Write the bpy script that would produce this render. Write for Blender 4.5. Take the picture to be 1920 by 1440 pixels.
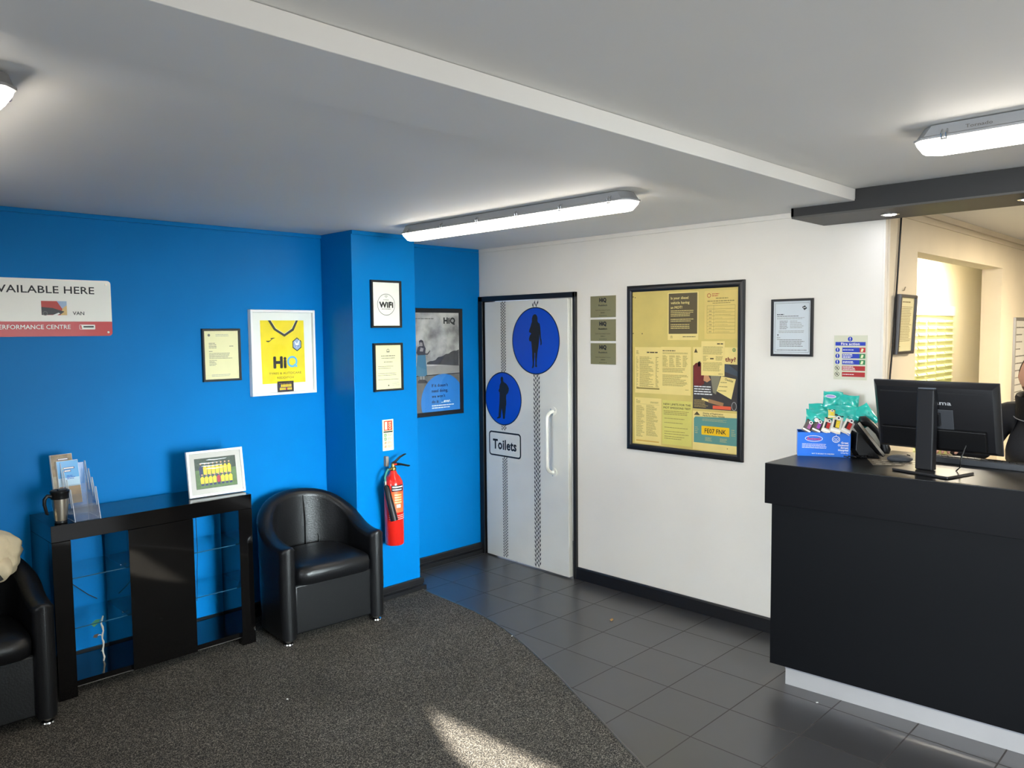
import bpy, math, random
from mathutils import Vector, Matrix
random.seed(7)
S = bpy.context.scene
for o in list(bpy.data.objects): bpy.data.objects.remove(o)
COL = S.collection
PI = math.pi

# ------------------------------------------------------------------ camera
F_PX, YAW, PIT, ROL = 1463.443, 0.7895, -0.0673, -0.0098
CAM = Vector((-4.1614, -4.4762, 1.7471))
fw = Vector((math.sin(YAW)*math.cos(PIT), math.cos(YAW)*math.cos(PIT), math.sin(PIT)))
rt0 = Vector((math.cos(YAW), -math.sin(YAW), 0)); up0 = rt0.cross(fw)
c_, s_ = math.cos(ROL), math.sin(ROL)
rt = c_*rt0 + s_*up0; up = -s_*rt0 + c_*up0
cd = bpy.data.cameras.new('camera'); cam = bpy.data.objects.new('camera', cd); COL.objects.link(cam)
cd.sensor_width = 36; cd.lens = F_PX/1920*36; cd.clip_start = 0.05; cd.clip_end = 60
cam.matrix_world = Matrix(((rt.x, up.x, -fw.x, CAM.x), (rt.y, up.y, -fw.y, CAM.y), (rt.z, up.z, -fw.z, CAM.z), (0, 0, 0, 1)))
S.camera = cam

# ------------------------------------------------------------------ light and exposure
S.view_settings.view_transform = 'Standard'; S.view_settings.look = 'None'
S.view_settings.gamma = 1; S.view_settings.use_curve_mapping = False
S.view_settings.exposure = 1.02
W = bpy.data.worlds.new('daylight'); S.world = W; W.use_nodes = True
bg = W.node_tree.nodes['Background']; bg.inputs[0].default_value = (0.62, 0.76, 1, 1); bg.inputs[1].default_value = 1.0

def lamp(name, kind, loc, rot, power, color=(1, 1, 1), size=None, size_y=None, spread=None, **kw):
    d = bpy.data.lights.new(name, kind); d.energy = power; d.color = color
    if size is not None and kind == 'AREA':
        d.shape = 'RECTANGLE' if size_y else 'SQUARE'; d.size = size
        if size_y: d.size_y = size_y
    if spread: d.spread = spread
    for k, v in kw.items(): setattr(d, k, v)
    o = bpy.data.objects.new(name, d); o.location = loc; o.rotation_euler = rot; COL.objects.link(o)
    return o
SUN_EL = math.radians(20); SUN_H = Vector((0.354, 0.935, 0)).normalized()
sd = Vector((SUN_H.x*math.cos(SUN_EL), SUN_H.y*math.cos(SUN_EL), -math.sin(SUN_EL)))
sun = lamp('sun', 'SUN', (-6, -12, 6), (0, 0, 0), 40, (1, 0.95, 0.84), angle=math.radians(0.9))
sun.rotation_euler = sd.to_track_quat('-Z', 'Y').to_euler()
REAR = -6.3
# area lamps stand in for window daylight; the unseen walls behind them are solid
lamp('shopfront_daylight', 'AREA', (-1.95, REAR+0.09, 1.15), (math.radians(82.5), 0, math.radians(-6)), 23, (0.84, 0.97, 1), 2.0, 1.8, spread=math.radians(38))
lamp('shopfront_ceiling_fill', 'AREA', (-1.95, REAR+0.10, 1.15), (math.radians(93), 0, 0), 15, (0.93, 0.96, 1), 2.0, 1.8)  # extra lamp at the same window, added to brighten the ceiling
lamp('rear_window_daylight', 'AREA', (-5.2, REAR+0.09, 1.25), (math.radians(92), 0, math.radians(-12)), 6, (0.90, 0.95, 1), 2.2, 1.7)
lamp('side_window_daylight', 'AREA', (-6.87, -3.6, 1.35), (math.radians(80), 0, math.radians(-92)), 34, (0.84, 0.92, 1), 3.0, 1.7, spread=math.radians(70))

# ------------------------------------------------------------------ materials
def lin(c): c /= 255; return c/12.92 if c <= 0.04045 else ((c+0.055)/1.055)**2.4
MATS = {}
def mat(name, rgb, rough=0.5, metal=0.0, spec=0.5, coat=0.0, emit=0.0, alpha=None, trans=0.0, noise=0.0, nscale=8.0, bump=0.0, bscale=60.0, mix=None):
    if name in MATS: return MATS[name]
    m = bpy.data.materials.new(name); m.use_nodes = True; n = m.node_tree.nodes; l = m.node_tree.links
    b = n['Principled BSDF']; c = (lin(rgb[0]), lin(rgb[1]), lin(rgb[2]), 1)
    b.inputs['Base Color'].default_value = c; b.inputs['Roughness'].default_value = rough; b.inputs['Metallic'].default_value = metal
    b.inputs['Specular IOR Level'].default_value = spec; b.inputs['Coat Weight'].default_value = coat
    b.inputs['Coat Roughness'].default_value = 0.08; b.inputs['Transmission Weight'].default_value = trans
    if alpha is not None: b.inputs['Alpha'].default_value = alpha
    if emit: b.inputs['Emission Color'].default_value = c; b.inputs['Emission Strength'].default_value = emit
    tc = n.new('ShaderNodeTexCoord')
    if noise or mix:
        t = n.new('ShaderNodeTexNoise'); t.inputs['Scale'].default_value = nscale; t.inputs['Detail'].default_value = 6
        l.new(tc.outputs['Object'], t.inputs['Vector'])
        r = n.new('ShaderNodeValToRGB'); l.new(t.outputs['Fac'], r.inputs[0])
        k = 1-noise
        c2 = tuple(lin(v) for v in mix)+(1,) if mix else (c[0]*k, c[1]*k, c[2]*k, 1)
        r.color_ramp.elements[0].color = c2; r.color_ramp.elements[0].position = 0.35
        r.color_ramp.elements[1].color = c; r.color_ramp.elements[1].position = 0.62
        l.new(r.outputs[0], b.inputs['Base Color'])
    if bump:
        t2 = n.new('ShaderNodeTexNoise'); t2.inputs['Scale'].default_value = bscale; t2.inputs['Detail'].default_value = 4
        l.new(tc.outputs['Object'], t2.inputs['Vector'])
        bp = n.new('ShaderNodeBump'); bp.inputs['Strength'].default_value = bump; bp.inputs['Distance'].default_value = 0.01
        l.new(t2.outputs['Fac'], bp.inputs['Height']); l.new(bp.outputs[0], b.inputs['Normal'])
    MATS[name] = m; return m
M_white = mat('white wall paint', (228, 221, 208), 0.55, noise=0.035, nscale=2.2, bump=0.05, bscale=35)
M_cream = mat('cream office paint', (226, 214, 190), 0.6, noise=0.07, nscale=2.5, bump=0.05, bscale=35)
M_ceil = mat('ceiling paint', (234, 232, 227), 0.6, noise=0.02, nscale=1.5, bump=0.06, bscale=14)
M_blue = mat('blue wall paint', (0, 114, 182), 0.38, spec=0.10, noise=0.05, nscale=3, bump=0.05, bscale=30)
M_skirt = mat('black skirting paint', (22, 22, 24), 0.35, bump=0.05)
M_blackmat = mat('matt black laminate', (5, 5, 8), 0.45, spec=0.12)
M_wtop = mat('satin black worktop', (8, 8, 9), 0.32, spec=0.4)
M_bulk = mat('black bulkhead laminate', (36, 35, 34), 0.5, spec=0.35)
M_gloss = mat('gloss black lacquer', (6, 5, 5), 0.05, spec=0.45, coat=0.15)
M_edge = mat('worn board edge', (70, 66, 62), 0.4)
M_frame = mat('black picture frame', (20, 20, 22), 0.35)
M_wframe = mat('white picture frame', (232, 232, 230), 0.4)
M_leather = mat('black leather', (13, 13, 15), 0.36, spec=0.42, bump=0.12, bscale=120)
M_chrome = mat('chrome', (215, 215, 215), 0.12, metal=1)
M_steel = mat('brushed steel', (214, 204, 188), 0.28, metal=1)
M_blkpl = mat('black plastic', (10, 10, 12), 0.38, spec=0.35)
M_blkpl2 = mat('charcoal plastic', (19, 19, 22), 0.42, spec=0.35)
M_keys = mat('dark grey plastic', (52, 55, 60), 0.5)
M_red = mat('extinguisher red', (205, 32, 24), 0.2, coat=0.5)
M_brass = mat('brass', (190, 160, 90), 0.25, metal=1)
M_green = mat('green hose rubber', (40, 120, 110), 0.4)
M_ink = mat('black ink', (24, 24, 26), 0.5)
M_grey = mat('grey ink', (105, 102, 96), 0.6)
M_lgrey = mat('pale grey ink', (160, 158, 152), 0.6)
M_paper = mat('white paper', (232, 231, 226), 0.55, coat=0.15)
M_cpaper = mat('cream paper', (232, 224, 176), 0.5, coat=0.2)
M_ypaper = mat('aged yellow paper', (232, 208, 128), 0.5, coat=0.12, noise=0.05, nscale=9)
M_ypaper2 = mat('aged yellow paper darker', (222, 194, 108), 0.5, coat=0.12, noise=0.07, nscale=9)
M_ypaper3 = mat('aged greenish paper', (214, 202, 104), 0.5, coat=0.12, noise=0.07, nscale=9)
M_yboard = mat('noticeboard backing', (212, 188, 102), 0.45, coat=0.2, noise=0.12, nscale=5)
M_yink = mat('faded brown ink', (140, 122, 62), 0.6)
M_yinkd = mat('dark brown ink', (78, 66, 38), 0.6)
M_plaque = mat('brass plaque', (160, 148, 104), 0.32, metal=0.55)
M_signw = mat('sign white', (232, 230, 222), 0.35, coat=0.2)
M_signred = mat('sign red', (186, 30, 34), 0.35, coat=0.2)
M_sblue = mat('sign blue', (0, 70, 186), 0.4)
M_navy = mat('navy ink', (16, 22, 52), 0.4)
M_sgreen = mat('sign green', (40, 128, 70), 0.4)
M_lum = mat('photoluminescent cream', (226, 228, 180), 0.45)
M_tredpr = mat('sign bright red', (214, 44, 24), 0.4)
M_door = mat('door white paint', (222, 218, 206), 0.4, noise=0.06, nscale=3)
M_glass = None
def clear_glass(name, tint=(0.93, 0.97, 0.96), fac=0.10, rough=0.02, k=1.0, ior=1.45):
    m = bpy.data.materials.new(name); m.use_nodes = True; n = m.node_tree.nodes; l = m.node_tree.links; n.clear()
    o = n.new('ShaderNodeOutputMaterial'); mx = n.new('ShaderNodeMixShader'); t = n.new('ShaderNodeBsdfTransparent'); g = n.new('ShaderNodeBsdfGlossy')
    t.inputs[0].default_value = (*tint, 1); g.inputs['Roughness'].default_value = rough; g.inputs[0].default_value = (k, k, k, 1)
    lw = n.new('ShaderNodeLayerWeight'); lw.inputs[0].default_value = 0.5; pw = n.new('ShaderNodeMath'); pw.operation = 'POWER'; pw.inputs[1].default_value = 4.0
    l.new(lw.outputs['Facing'], pw.inputs[0]); fr = n.new('ShaderNodeMath'); fr.operation = 'MULTIPLY_ADD'; fr.inputs[1].default_value = 0.6*(ior-1)/0.45; fr.inputs[2].default_value = 0.035
    l.new(pw.outputs[0], fr.inputs[0])
    ad = n.new('ShaderNodeMath'); ad.operation = 'ADD'; ad.inputs[1].default_value = fac; ad.use_clamp = True
    l.new(fr.outputs[0], ad.inputs[0]); l.new(ad.outputs[0], mx.inputs[0]); l.new(t.outputs[0], mx.inputs[1]); l.new(g.outputs[0], mx.inputs[2]); l.new(mx.outputs[0], o.inputs[0])
    return m
M_glass = clear_glass('clear shelf glass', (0.93, 0.98, 0.98), 0.0, k=.8, ior=1.16)
M_pane = clear_glass('picture glass', (0.97, 0.98, 0.97), 0.0, 0.04)
def frosted(name, col, fac):
    m = bpy.data.materials.new(name); m.use_nodes = True; n = m.node_tree.nodes; l = m.node_tree.links
    b = n['Principled BSDF']; b.inputs['Base Color'].default_value = (lin(col[0]), lin(col[1]), lin(col[2]), 1); b.inputs['Roughness'].default_value = 0.2
    b.inputs['Alpha'].default_value = fac; return m
M_acrylic = clear_glass('clear acrylic', (0.90, 0.92, 0.94), 0.04, 0.15)
M_acredge = frosted('acrylic edge', (225, 230, 235), 0.75)
M_winpane = clear_glass('window glass', (0.95, 0.98, 1.0), 0.02)

def m_carpet():
    m = mat('charcoal carpet', (92, 86, 78), 0.95, spec=0.1); n = m.node_tree.nodes; l = m.node_tree.links; b = n['Principled BSDF']
    tc = n.new('ShaderNodeTexCoord'); a = n.new('ShaderNodeTexNoise'); a.inputs['Scale'].default_value = 240; a.inputs['Detail'].default_value = 3
    v = n.new('ShaderNodeTexNoise'); v.inputs['Scale'].default_value = 2.2; v.inputs['Detail'].default_value = 5
    l.new(tc.outputs['Object'], a.inputs['Vector']); l.new(tc.outputs['Object'], v.inputs['Vector'])
    r = n.new('ShaderNodeValToRGB'); e = r.color_ramp.elements
    e[0].position = 0.38; e[0].color = (0.018, 0.017, 0.016, 1); e[1].position = 0.68; e[1].color = (0.27, 0.24, 0.20, 1)
    x = e.new(0.52); x.color = (0.062, 0.057, 0.050, 1)
    l.new(a.outputs['Fac'], r.inputs[0])
    mp = n.new('ShaderNodeMapRange'); mp.inputs['From Min'].default_value = 0.3; mp.inputs['From Max'].default_value = 0.7
    mp.inputs['To Min'].default_value = 0.8; mp.inputs['To Max'].default_value = 1.1; l.new(v.outputs['Fac'], mp.inputs[0])
    mx = n.new('ShaderNodeMix'); mx.data_type = 'RGBA'; mx.blend_type = 'MULTIPLY'; mx.inputs[0].default_value = 1
    l.new(r.outputs[0], mx.inputs[6]); l.new(mp.outputs[0], mx.inputs[7]); l.new(mx.outputs[2], b.inputs['Base Color'])
    bp = n.new('ShaderNodeBump'); bp.inputs['Strength'].default_value = 0.6; bp.inputs['Distance'].default_value = 0.006
    l.new(a.outputs['Fac'], bp.inputs['Height']); l.new(bp.outputs[0], b.inputs['Normal'])
    return m
M_carpet = m_carpet()
def m_tiles():
    m = mat('dark slate floor tile', (50, 49, 49), 0.32, spec=0.9); n = m.node_tree.nodes; l = m.node_tree.links; b = n['Principled BSDF']
    tc = n.new('ShaderNodeTexCoord'); mp = n.new('ShaderNodeMapping'); T = 0.333
    mp.inputs['Location'].default_value = (-0.0068+T*50, 0.3929+T*50, 0)
    br = n.new('ShaderNodeTexBrick'); br.offset = 0; br.squash = 1; br.inputs['Scale'].default_value = 1
    br.inputs['Brick Width'].default_value = T; br.inputs['Row Height'].default_value = T; br.inputs['Mortar Size'].default_value = 0.0036
    br.inputs['Mortar Smooth'].default_value = 0.2; br.inputs['Bias'].default_value = 0
    br.inputs['Color1'].default_value = (lin(66), lin(65), lin(66), 1); br.inputs['Color2'].default_value = (lin(59), lin(58), lin(59), 1)
    br.inputs['Mortar'].default_value = (lin(46), lin(42), lin(38), 1)
    l.new(tc.outputs['Object'], mp.inputs[0]); l.new(mp.outputs[0], br.inputs['Vector'])
    no = n.new('ShaderNodeTexNoise'); no.inputs['Scale'].default_value = 5; no.inputs['Detail'].default_value = 8; l.new(tc.outputs['Object'], no.inputs['Vector'])
    rg = n.new('ShaderNodeMapRange'); rg.inputs['To Min'].default_value = 0.27; rg.inputs['To Max'].default_value = 0.36; l.new(no.outputs['Fac'], rg.inputs[0])
    ad = n.new('ShaderNodeMath'); ad.operation = 'ADD'; l.new(rg.outputs[0], ad.inputs[0])
    mu = n.new('ShaderNodeMath'); mu.operation = 'MULTIPLY'; mu.inputs[1].default_value = 0.4; l.new(br.outputs['Fac'], mu.inputs[0]); l.new(mu.outputs[0], ad.inputs[1])
    l.new(br.outputs['Color'], b.inputs['Base Color']); l.new(ad.outputs[0], b.inputs['Roughness'])
    bp = n.new('ShaderNodeBump'); bp.inputs['Strength'].default_value = 0.35; bp.inputs['Distance'].default_value = 0.003; bp.invert = True
    l.new(br.outputs['Fac'], bp.inputs['Height'])
    b2 = n.new('ShaderNodeBump'); b2.inputs['Strength'].default_value = 0.04; b2.inputs['Distance'].default_value = 0.01
    n2 = n.new('ShaderNodeTexNoise'); n2.inputs['Scale'].default_value = 18; l.new(tc.outputs['Object'], n2.inputs['Vector'])
    l.new(n2.outputs['Fac'], b2.inputs['Height']); l.new(bp.outputs[0], b.inputs['Normal'])
    return m
M_tiles = m_tiles()

# ------------------------------------------------------------------ mesh builder
class MB:
    def __init__(s, m=None): s.v = []; s.f = []; s.m = []; s.mats = []; s.cur = m
    def mi(s, m):
        m = m or s.cur
        if m not in s.mats: s.mats.append(m)
        return s.mats.index(m)
    def add(s, vs, fs, m=None):
        b = len(s.v); k = s.mi(m); s.v += [tuple(p) for p in vs]
        for f in fs: s.f.append(tuple(b+i for i in f)); s.m.append(k)
        return s
    def box(s, x0, x1, y0, y1, z0, z1, m=None):
        v = [(x, y, z) for z in (z0, z1) for y in (y0, y1) for x in (x0, x1)]
        return s.add(v, [(0, 2, 3, 1), (4, 5, 7, 6), (0, 1, 5, 4), (2, 6, 7, 3), (0, 4, 6, 2), (1, 3, 7, 5)], m)
    def tbox(s, M, x0, x1, y0, y1, z0, z1, m=None):
        v = [M @ Vector((x, y, z)) for z in (z0, z1) for y in (y0, y1) for x in (x0, x1)]
        return s.add(v, [(0, 2, 3, 1), (4, 5, 7, 6), (0, 1, 5, 4), (2, 6, 7, 3), (0, 4, 6, 2), (1, 3, 7, 5)], m)
    def rect(s, x0, z0, x1, z1, y=0, m=None): return s.add([(x0, y, z0), (x1, y, z0), (x1, y, z1), (x0, y, z1)], [(0, 1, 2, 3)], m)
    def poly(s, pts, y=0, m=None): return s.add([(a, y, b) for a, b in pts], [tuple(range(len(pts)))], m)
    def disc(s, x, z, r, y=0, m=None, rz=None, n=40):
        rz = rz or r; return s.poly([(x+r*math.cos(2*PI*i/n), z+rz*math.sin(2*PI*i/n)) for i in range(n)], y, m)
    def ring(s, x, z, r, w, y=0, m=None, rz=None, n=40):
        rz = rz or r; v = []
        for i in range(n):
            a = 2*PI*i/n; v += [(x+r*math.cos(a), y, z+rz*math.sin(a)), (x+(r-w)*math.cos(a), y, z+(rz-w)*math.sin(a))]
        return s.add(v, [(2*i, 2*((i+1) % n), 2*((i+1) % n)+1, 2*i+1) for i in range(n)], m)
    def seg(s, p, q, w, y=0, m=None):
        dx, dz = q[0]-p[0], q[1]-p[1]; L = math.hypot(dx, dz) or 1; nx, nz = -dz/L*w/2, dx/L*w/2
        return s.poly([(p[0]+nx, p[1]+nz), (q[0]+nx, q[1]+nz), (q[0]-nx, q[1]-nz), (p[0]-nx, p[1]-nz)], y, m)
    def prism(s, pts, z0, z1, m=None):      # pts in xy
        n = len(pts); v = [(a, b, z0) for a, b in pts]+[(a, b, z1) for a, b in pts]
        return s.add(v, [tuple(reversed(range(n))), tuple(range(n, 2*n))]+[(i, (i+1) % n, (i+1) % n+n, i+n) for i in range(n)], m)
    def prism_x(s, pts, x0, x1, m=None):    # pts in yz, extruded along x
        n = len(pts); v = [(x0, a, b) for a, b in pts]+[(x1, a, b) for a, b in pts]
        return s.add(v, [tuple(reversed(range(n))), tuple(range(n, 2*n))]+[(i, (i+1) % n, (i+1) % n+n, i+n) for i in range(n)], m)
    def prism_y(s, pts, y0, y1, m=None):    # pts in xz, extruded along y
        n = len(pts); v = [(a, y0, b) for a, b in pts]+[(a, y1, b) for a, b in pts]
        return s.add(v, [tuple(reversed(range(n))), tuple(range(n, 2*n))]+[(i, (i+1) % n, (i+1) % n+n, i+n) for i in range(n)], m)
    def rings(s, rs, m=None, caps=True, closed=False):
        n = len(rs[0]); v = [p for r in rs for p in r]; f = []
        R = len(rs)
        for k in range(R if closed else R-1):
            a = k*n; b = ((k+1) % R)*n
            for i in range(n): f.append((a+i, a+(i+1) % n, b+(i+1) % n, b+i))
        if caps and not closed: f += [tuple(reversed(range(n))), tuple(range((R-1)*n, R*n))]
        return s.add(v, f, m)
    def tube(s, path, r, m=None, n=10, caps=True):
        path = [Vector(p) for p in path]; rs = []; pn = None
        for i, p in enumerate(path):
            t = (path[min(i+1, len(path)-1)]-path[max(i-1, 0)]).normalized()
            if pn is None: a = Vector((0, 0, 1)) if abs(t.z) < 0.9 else Vector((1, 0, 0)); pn = (a-t*a.dot(t)).normalized()
            else: pn = (pn-t*pn.dot(t)).normalized()
            bn = t.cross(pn); rr = r[i] if isinstance(r, (list, tuple)) else r
            rs.append([p+pn*rr*math.cos(2*PI*k/n)+bn*rr*math.sin(2*PI*k/n) for k in range(n)])
        return s.rings(rs, m, caps)
    def lathe(s, prof, c=(0, 0), m=None, n=32, M=None):
        rs = [[Vector((c[0]+r*math.cos(2*PI*k/n), c[1]+r*math.sin(2*PI*k/n), z)) for k in range(n)] for r, z in prof]
        if M: rs = [[M @ p for p in r] for r in rs]
        return s.rings(rs, m)
    def blob(s, c, r, m=None, n=16, k=10, M=None, fn=None):
        rs = []
        for j in range(k+1):
            a = -PI/2+PI*j/k; rr = max(math.cos(a), 0.02)
            ring = []
            for i in range(n):
                p = Vector((rr*math.cos(2*PI*i/n), rr*math.sin(2*PI*i/n), math.sin(a)))
                if fn: p = fn(p)
                p = Vector((p.x*r[0], p.y*r[1], p.z*r[2]))
                if M: p = M @ p
                ring.append(p+Vector(c))
            rs.append(ring)
        return s.rings(rs, m)
    def text(s, t, x, z, w, h, y=0, m=None, bold=0.0, align='l', M=None, shear=0, res=2):
        cu = bpy.data.curves.new('t', 'FONT'); cu.body = t; want = bold; bold = 0 if 'M' in t or 'N' in t else min(bold, 0.024); cu.offset = bold; cu.space_character = 1+bold*2.6; cu.resolution_u = res; cu.shear = shear; cu.fill_mode = 'FRONT'
        ob = bpy.data.objects.new('t', cu); COL.objects.link(ob)
        dg = bpy.context.evaluated_depsgraph_get(); me = ob.evaluated_get(dg).to_mesh()
        vs = [tuple(v.co) for v in me.vertices]; fs = [tuple(p.vertices) for p in me.polygons]
        ob.evaluated_get(dg).to_mesh_clear(); bpy.data.objects.remove(ob); bpy.data.curves.remove(cu)
        if not vs: return s
        x0 = min(v[0] for v in vs); x1 = max(v[0] for v in vs)
        low = min(v[1] for v in vs); z0 = 0.0; z1 = 0.73
        sz = h/(z1-z0); sx = w/(x1-x0) if w else sz
        W_ = (x1-x0)*sx; ox = x if align == 'l' else (x-W_/2 if align == 'c' else x-W_)
        pv = [Vector((ox+(v[0]-x0)*sx, y, z+v[1]*sz)) for v in vs]
        ex = max(0, want-bold)*sz*.9
        for kk, (dx, dz) in enumerate(((0, 0), (ex, 0), (-ex, 0), (0, ex), (0, -ex)) if ex > 1e-5 else ((0, 0),)):
            q = [p+Vector((dx, -.00015*kk, dz)) for p in pv]
            s.add([M @ p for p in q] if M else q, fs, m)
        return s
    def lines(s, x0, z0, x1, z1, n, y=0, m=None, fill=0.42, rag=0.3, word=0.018, gap=None, last=None):
        """rows of unreadably small print as separate word marks"""
        p = (z1-z0)/n; h = p*fill
        for i in range(n):
            z = z1-p*(i+1)+(p-h)/2; xe = x1-(x1-x0)*rag*random.random(); x = x0
            while x < xe-0.002:
                w = min(word*random.uniform(0.3, 1.2), xe-x); s.rect(x, z, x+w, z+h, y, m); x += w+max(h*0.5, 0.0015)
        return s
    def build(s, name, parent=None, loc=None, rz=None, bevel=0, smooth=True, ang=0.7, subd=0, normals=True, segs=2, mods=None):
        me = bpy.data.meshes.new(name); me.from_pydata([tuple(p) for p in s.v], [], s.f)
        for m in s.mats: me.materials.append(m)
        me.polygons.foreach_set('material_index', s.m); me.validate(verbose=False)
        if normals:
            import bmesh
            bm = bmesh.new(); bm.from_mesh(me); bmesh.ops.recalc_face_normals(bm, faces=bm.faces); bm.to_mesh(me); bm.free()
        if smooth:
            me.polygons.foreach_set('use_smooth', [True]*len(me.polygons)); me.set_sharp_from_angle(angle=ang)
        o = bpy.data.objects.new(name, me); COL.objects.link(o)
        if parent: o.parent = parent
        if loc is not None: o.location = loc
        if rz is not None: o.rotation_euler = (0, 0, rz)
        if bevel:
            b = o.modifiers.new('bevel', 'BEVEL'); b.width = bevel; b.segments = segs; b.limit_method = 'ANGLE'; b.angle_limit = math.radians(40)
        if subd:
            b = o.modifiers.new('subd', 'SUBSURF'); b.levels = subd; b.render_levels = subd
        return o

def tag(o, label=None, cat=None, group=None, kind=None):
    if label: o['label'] = label
    if cat: o['category'] = cat
    if group: o['group'] = group
    if kind: o['kind'] = kind
    return o
def thing(name, label, cat, loc=(0, 0, 0), rz=0, group=None):
    o = bpy.data.objects.new(name, None); COL.objects.link(o); o.location = loc; o.rotation_euler = (0, 0, rz); o.empty_display_size = 0.05
    return tag(o, label, cat, group)
def struct(o): o['kind'] = 'structure'; return o
RW = -PI/2     # things on the white wall: local x runs right along the wall, local -y faces the room
EPS = 0.0006

# ------------------------------------------------------------------ setting
HL, HR, HB = 2.381, 2.400, 2.343
YB = -3.006
LX = -7.0
struct(MB(M_tiles).box(LX-0.1, 6.6, REAR-0.1, 0.1, -0.12, 0).build('floor', smooth=False))
c = MB(M_ceil); c.box(LX-0.1, 0.02, -2.66, 0.1, HL, HL+0.1); c.box(LX-0.1, 6.6, REAR-0.1, -2.66, HR, HR+0.1); c.box(0.02, 6.6, -2.66, 0.1, HR, HR+0.1)
struct(c.build('ceiling', smooth=False))
struct(MB(M_ceil).box(LX, -0.001, -3.01, -2.66, HB, HR-0.001).build('trim_1', smooth=False, bevel=0.002))
struct(MB(M_blue).box(LX, 0.0, 0, 0.1, 0, HL).build('wall_back', smooth=False))
struct(MB(M_blue).box(-1.40, -0.907, -0.35, 0.0, 0, HL).build('wall_pillar', smooth=False, bevel=0.003))
w = MB(M_white); w.box(0, 0.1, -0.03, 0.1, 0, HL); w.box(0, 0.1, -0.965, -0.03, 1.99, HR); w.box(0, 0.1, YB, -0.965, 0, HR)
struct(w.build('wall_right', smooth=False))
# toilet lobby behind the door
struct(MB(M_white).box(0.74, 0.84, -1.6, 0.1, 0, HR).build('wall_lobby', smooth=False))
w = MB(M_cream); w.box(0.1, 0.523, YB, YB+0.13, 0, HR); w.box(0.523, 2.34, YB, YB+0.13, 2.165, HR); w.box(2.34, 6.5, YB, YB+0.13, 0, HR)
struct(w.build('wall_office', smooth=False))
struct(MB(mat('cream passage paint', (232, 226, 206), 0.6, noise=0.06, nscale=2)).box(0.84, 6.5, -2.2, -2.1, 0, HR).build('wall_passage', smooth=False))
struct(MB(M_cream).box(6.5, 6.6, REAR, 0.1, 0, HR).build('wall_far', smooth=False))
struct(MB(M_white).box(0.74, 0.84, -2.874, -1.6, 0, HR).build('wall_passage_end', smooth=False))
struct(MB(M_white).box(0.1, 0.74, -2.874, -2.86, 0, HR).build('wall_lobby_end', smooth=False))
lamp('lobby_lamp', 'AREA', (0.42, -0.8, HR-.02), (0, 0, 0), 4, (1, .95, .85), .3)
# rear wall with windows and an added slit, shaped to cast the sun patch
floor_patch = [(-1.965, -1.75), (-2.095, -2.03), (-2.16, -2.28), (-2.31, -2.9), (-1.90, -2.9)]
slit = []
for px, py in floor_patch:
    d = (py-REAR)/SUN_H.y; slit.append((px-SUN_H.x*d, d*math.tan(SUN_EL)))
def wall_with_hole(mb, x0, x1, y0, y1, z0, z1, hole):
    cx = sum(p[0] for p in hole)/len(hole); cz = sum(p[1] for p in hole)/len(hole); n = len(hole)
    hx0, hx1 = min(p[0] for p in hole)-0.1, max(p[0] for p in hole)+0.1
    hz0, hz1 = min(p[1] for p in hole)-0.1, max(p[1] for p in hole)+0.1
    mb.box(x0, hx0, y0, y1, z0, z1); mb.box(hx1, x1, y0, y1, z0, z1); mb.box(hx0, hx1, y0, y1, z0, hz0); mb.box(hx0, hx1, y0, y1, hz1, z1)
    def out(p):
        dx, dz = p[0]-cx, p[1]-cz; t = min([((hx1-cx)/dx if dx > 0 else (hx0-cx)/dx) if abs(dx) > 1e-9 else 1e9, ((hz1-cz)/dz if dz > 0 else (hz0-cz)/dz) if abs(dz) > 1e-9 else 1e9])
        return (cx+dx*t, cz+dz*t)
    corners = [(hx0, hz0), (hx1, hz0), (hx1, hz1), (hx0, hz1)]
    ang = lambda p: math.atan2(p[1]-cz, p[0]-cx)
    pts = sorted([(ang(p), p, out(p)) for p in hole]+[(ang(q), None, q) for q in corners])
    N = 96; inner = []; outer = []
    H_ = sorted(hole, key=ang)
    def ray_in(a):
        d = (math.cos(a), math.sin(a)); best = None
        for i in range(n):
            p, q = H_[i], H_[(i+1) % n]; ex, ez = q[0]-p[0], q[1]-p[1]; den = d[0]*ez-d[1]*ex
            if abs(den) < 1e-12: continue
            t = ((p[0]-cx)*ez-(p[1]-cz)*ex)/den; u = ((p[0]-cx)*d[1]-(p[1]-cz)*d[0])/den
            if t > 0 and -1e-6 <= u <= 1+1e-6: best = t if best is None else max(best, t)
        return (cx+d[0]*best, cz+d[1]*best)
    angs = sorted([a for a, _, _ in pts]+[2*PI*i/N-PI for i in range(N)])
    for a in angs: inner.append(ray_in(a)); outer.append(out((cx+math.cos(a), cz+math.sin(a))))
    K = len(angs)
    for i in range(K):
        j = (i+1) % K
        mb.add([(inner[i][0], y1, inner[i][1]), (inner[j][0], y1, inner[j][1]), (outer[j][0], y1, outer[j][1]), (outer[i][0], y1, outer[i][1])], [(0, 1, 2, 3)])
    return mb
rw = wall_with_hole(MB(M_white), LX, 6.5, REAR-0.004, REAR, 0, HR, slit)
struct(rw.build('wall_rear', smooth=False))
struct(MB(M_white).box(LX-0.1, LX, REAR, 0.1, 0, HL).build('wall_left', smooth=False))
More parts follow.
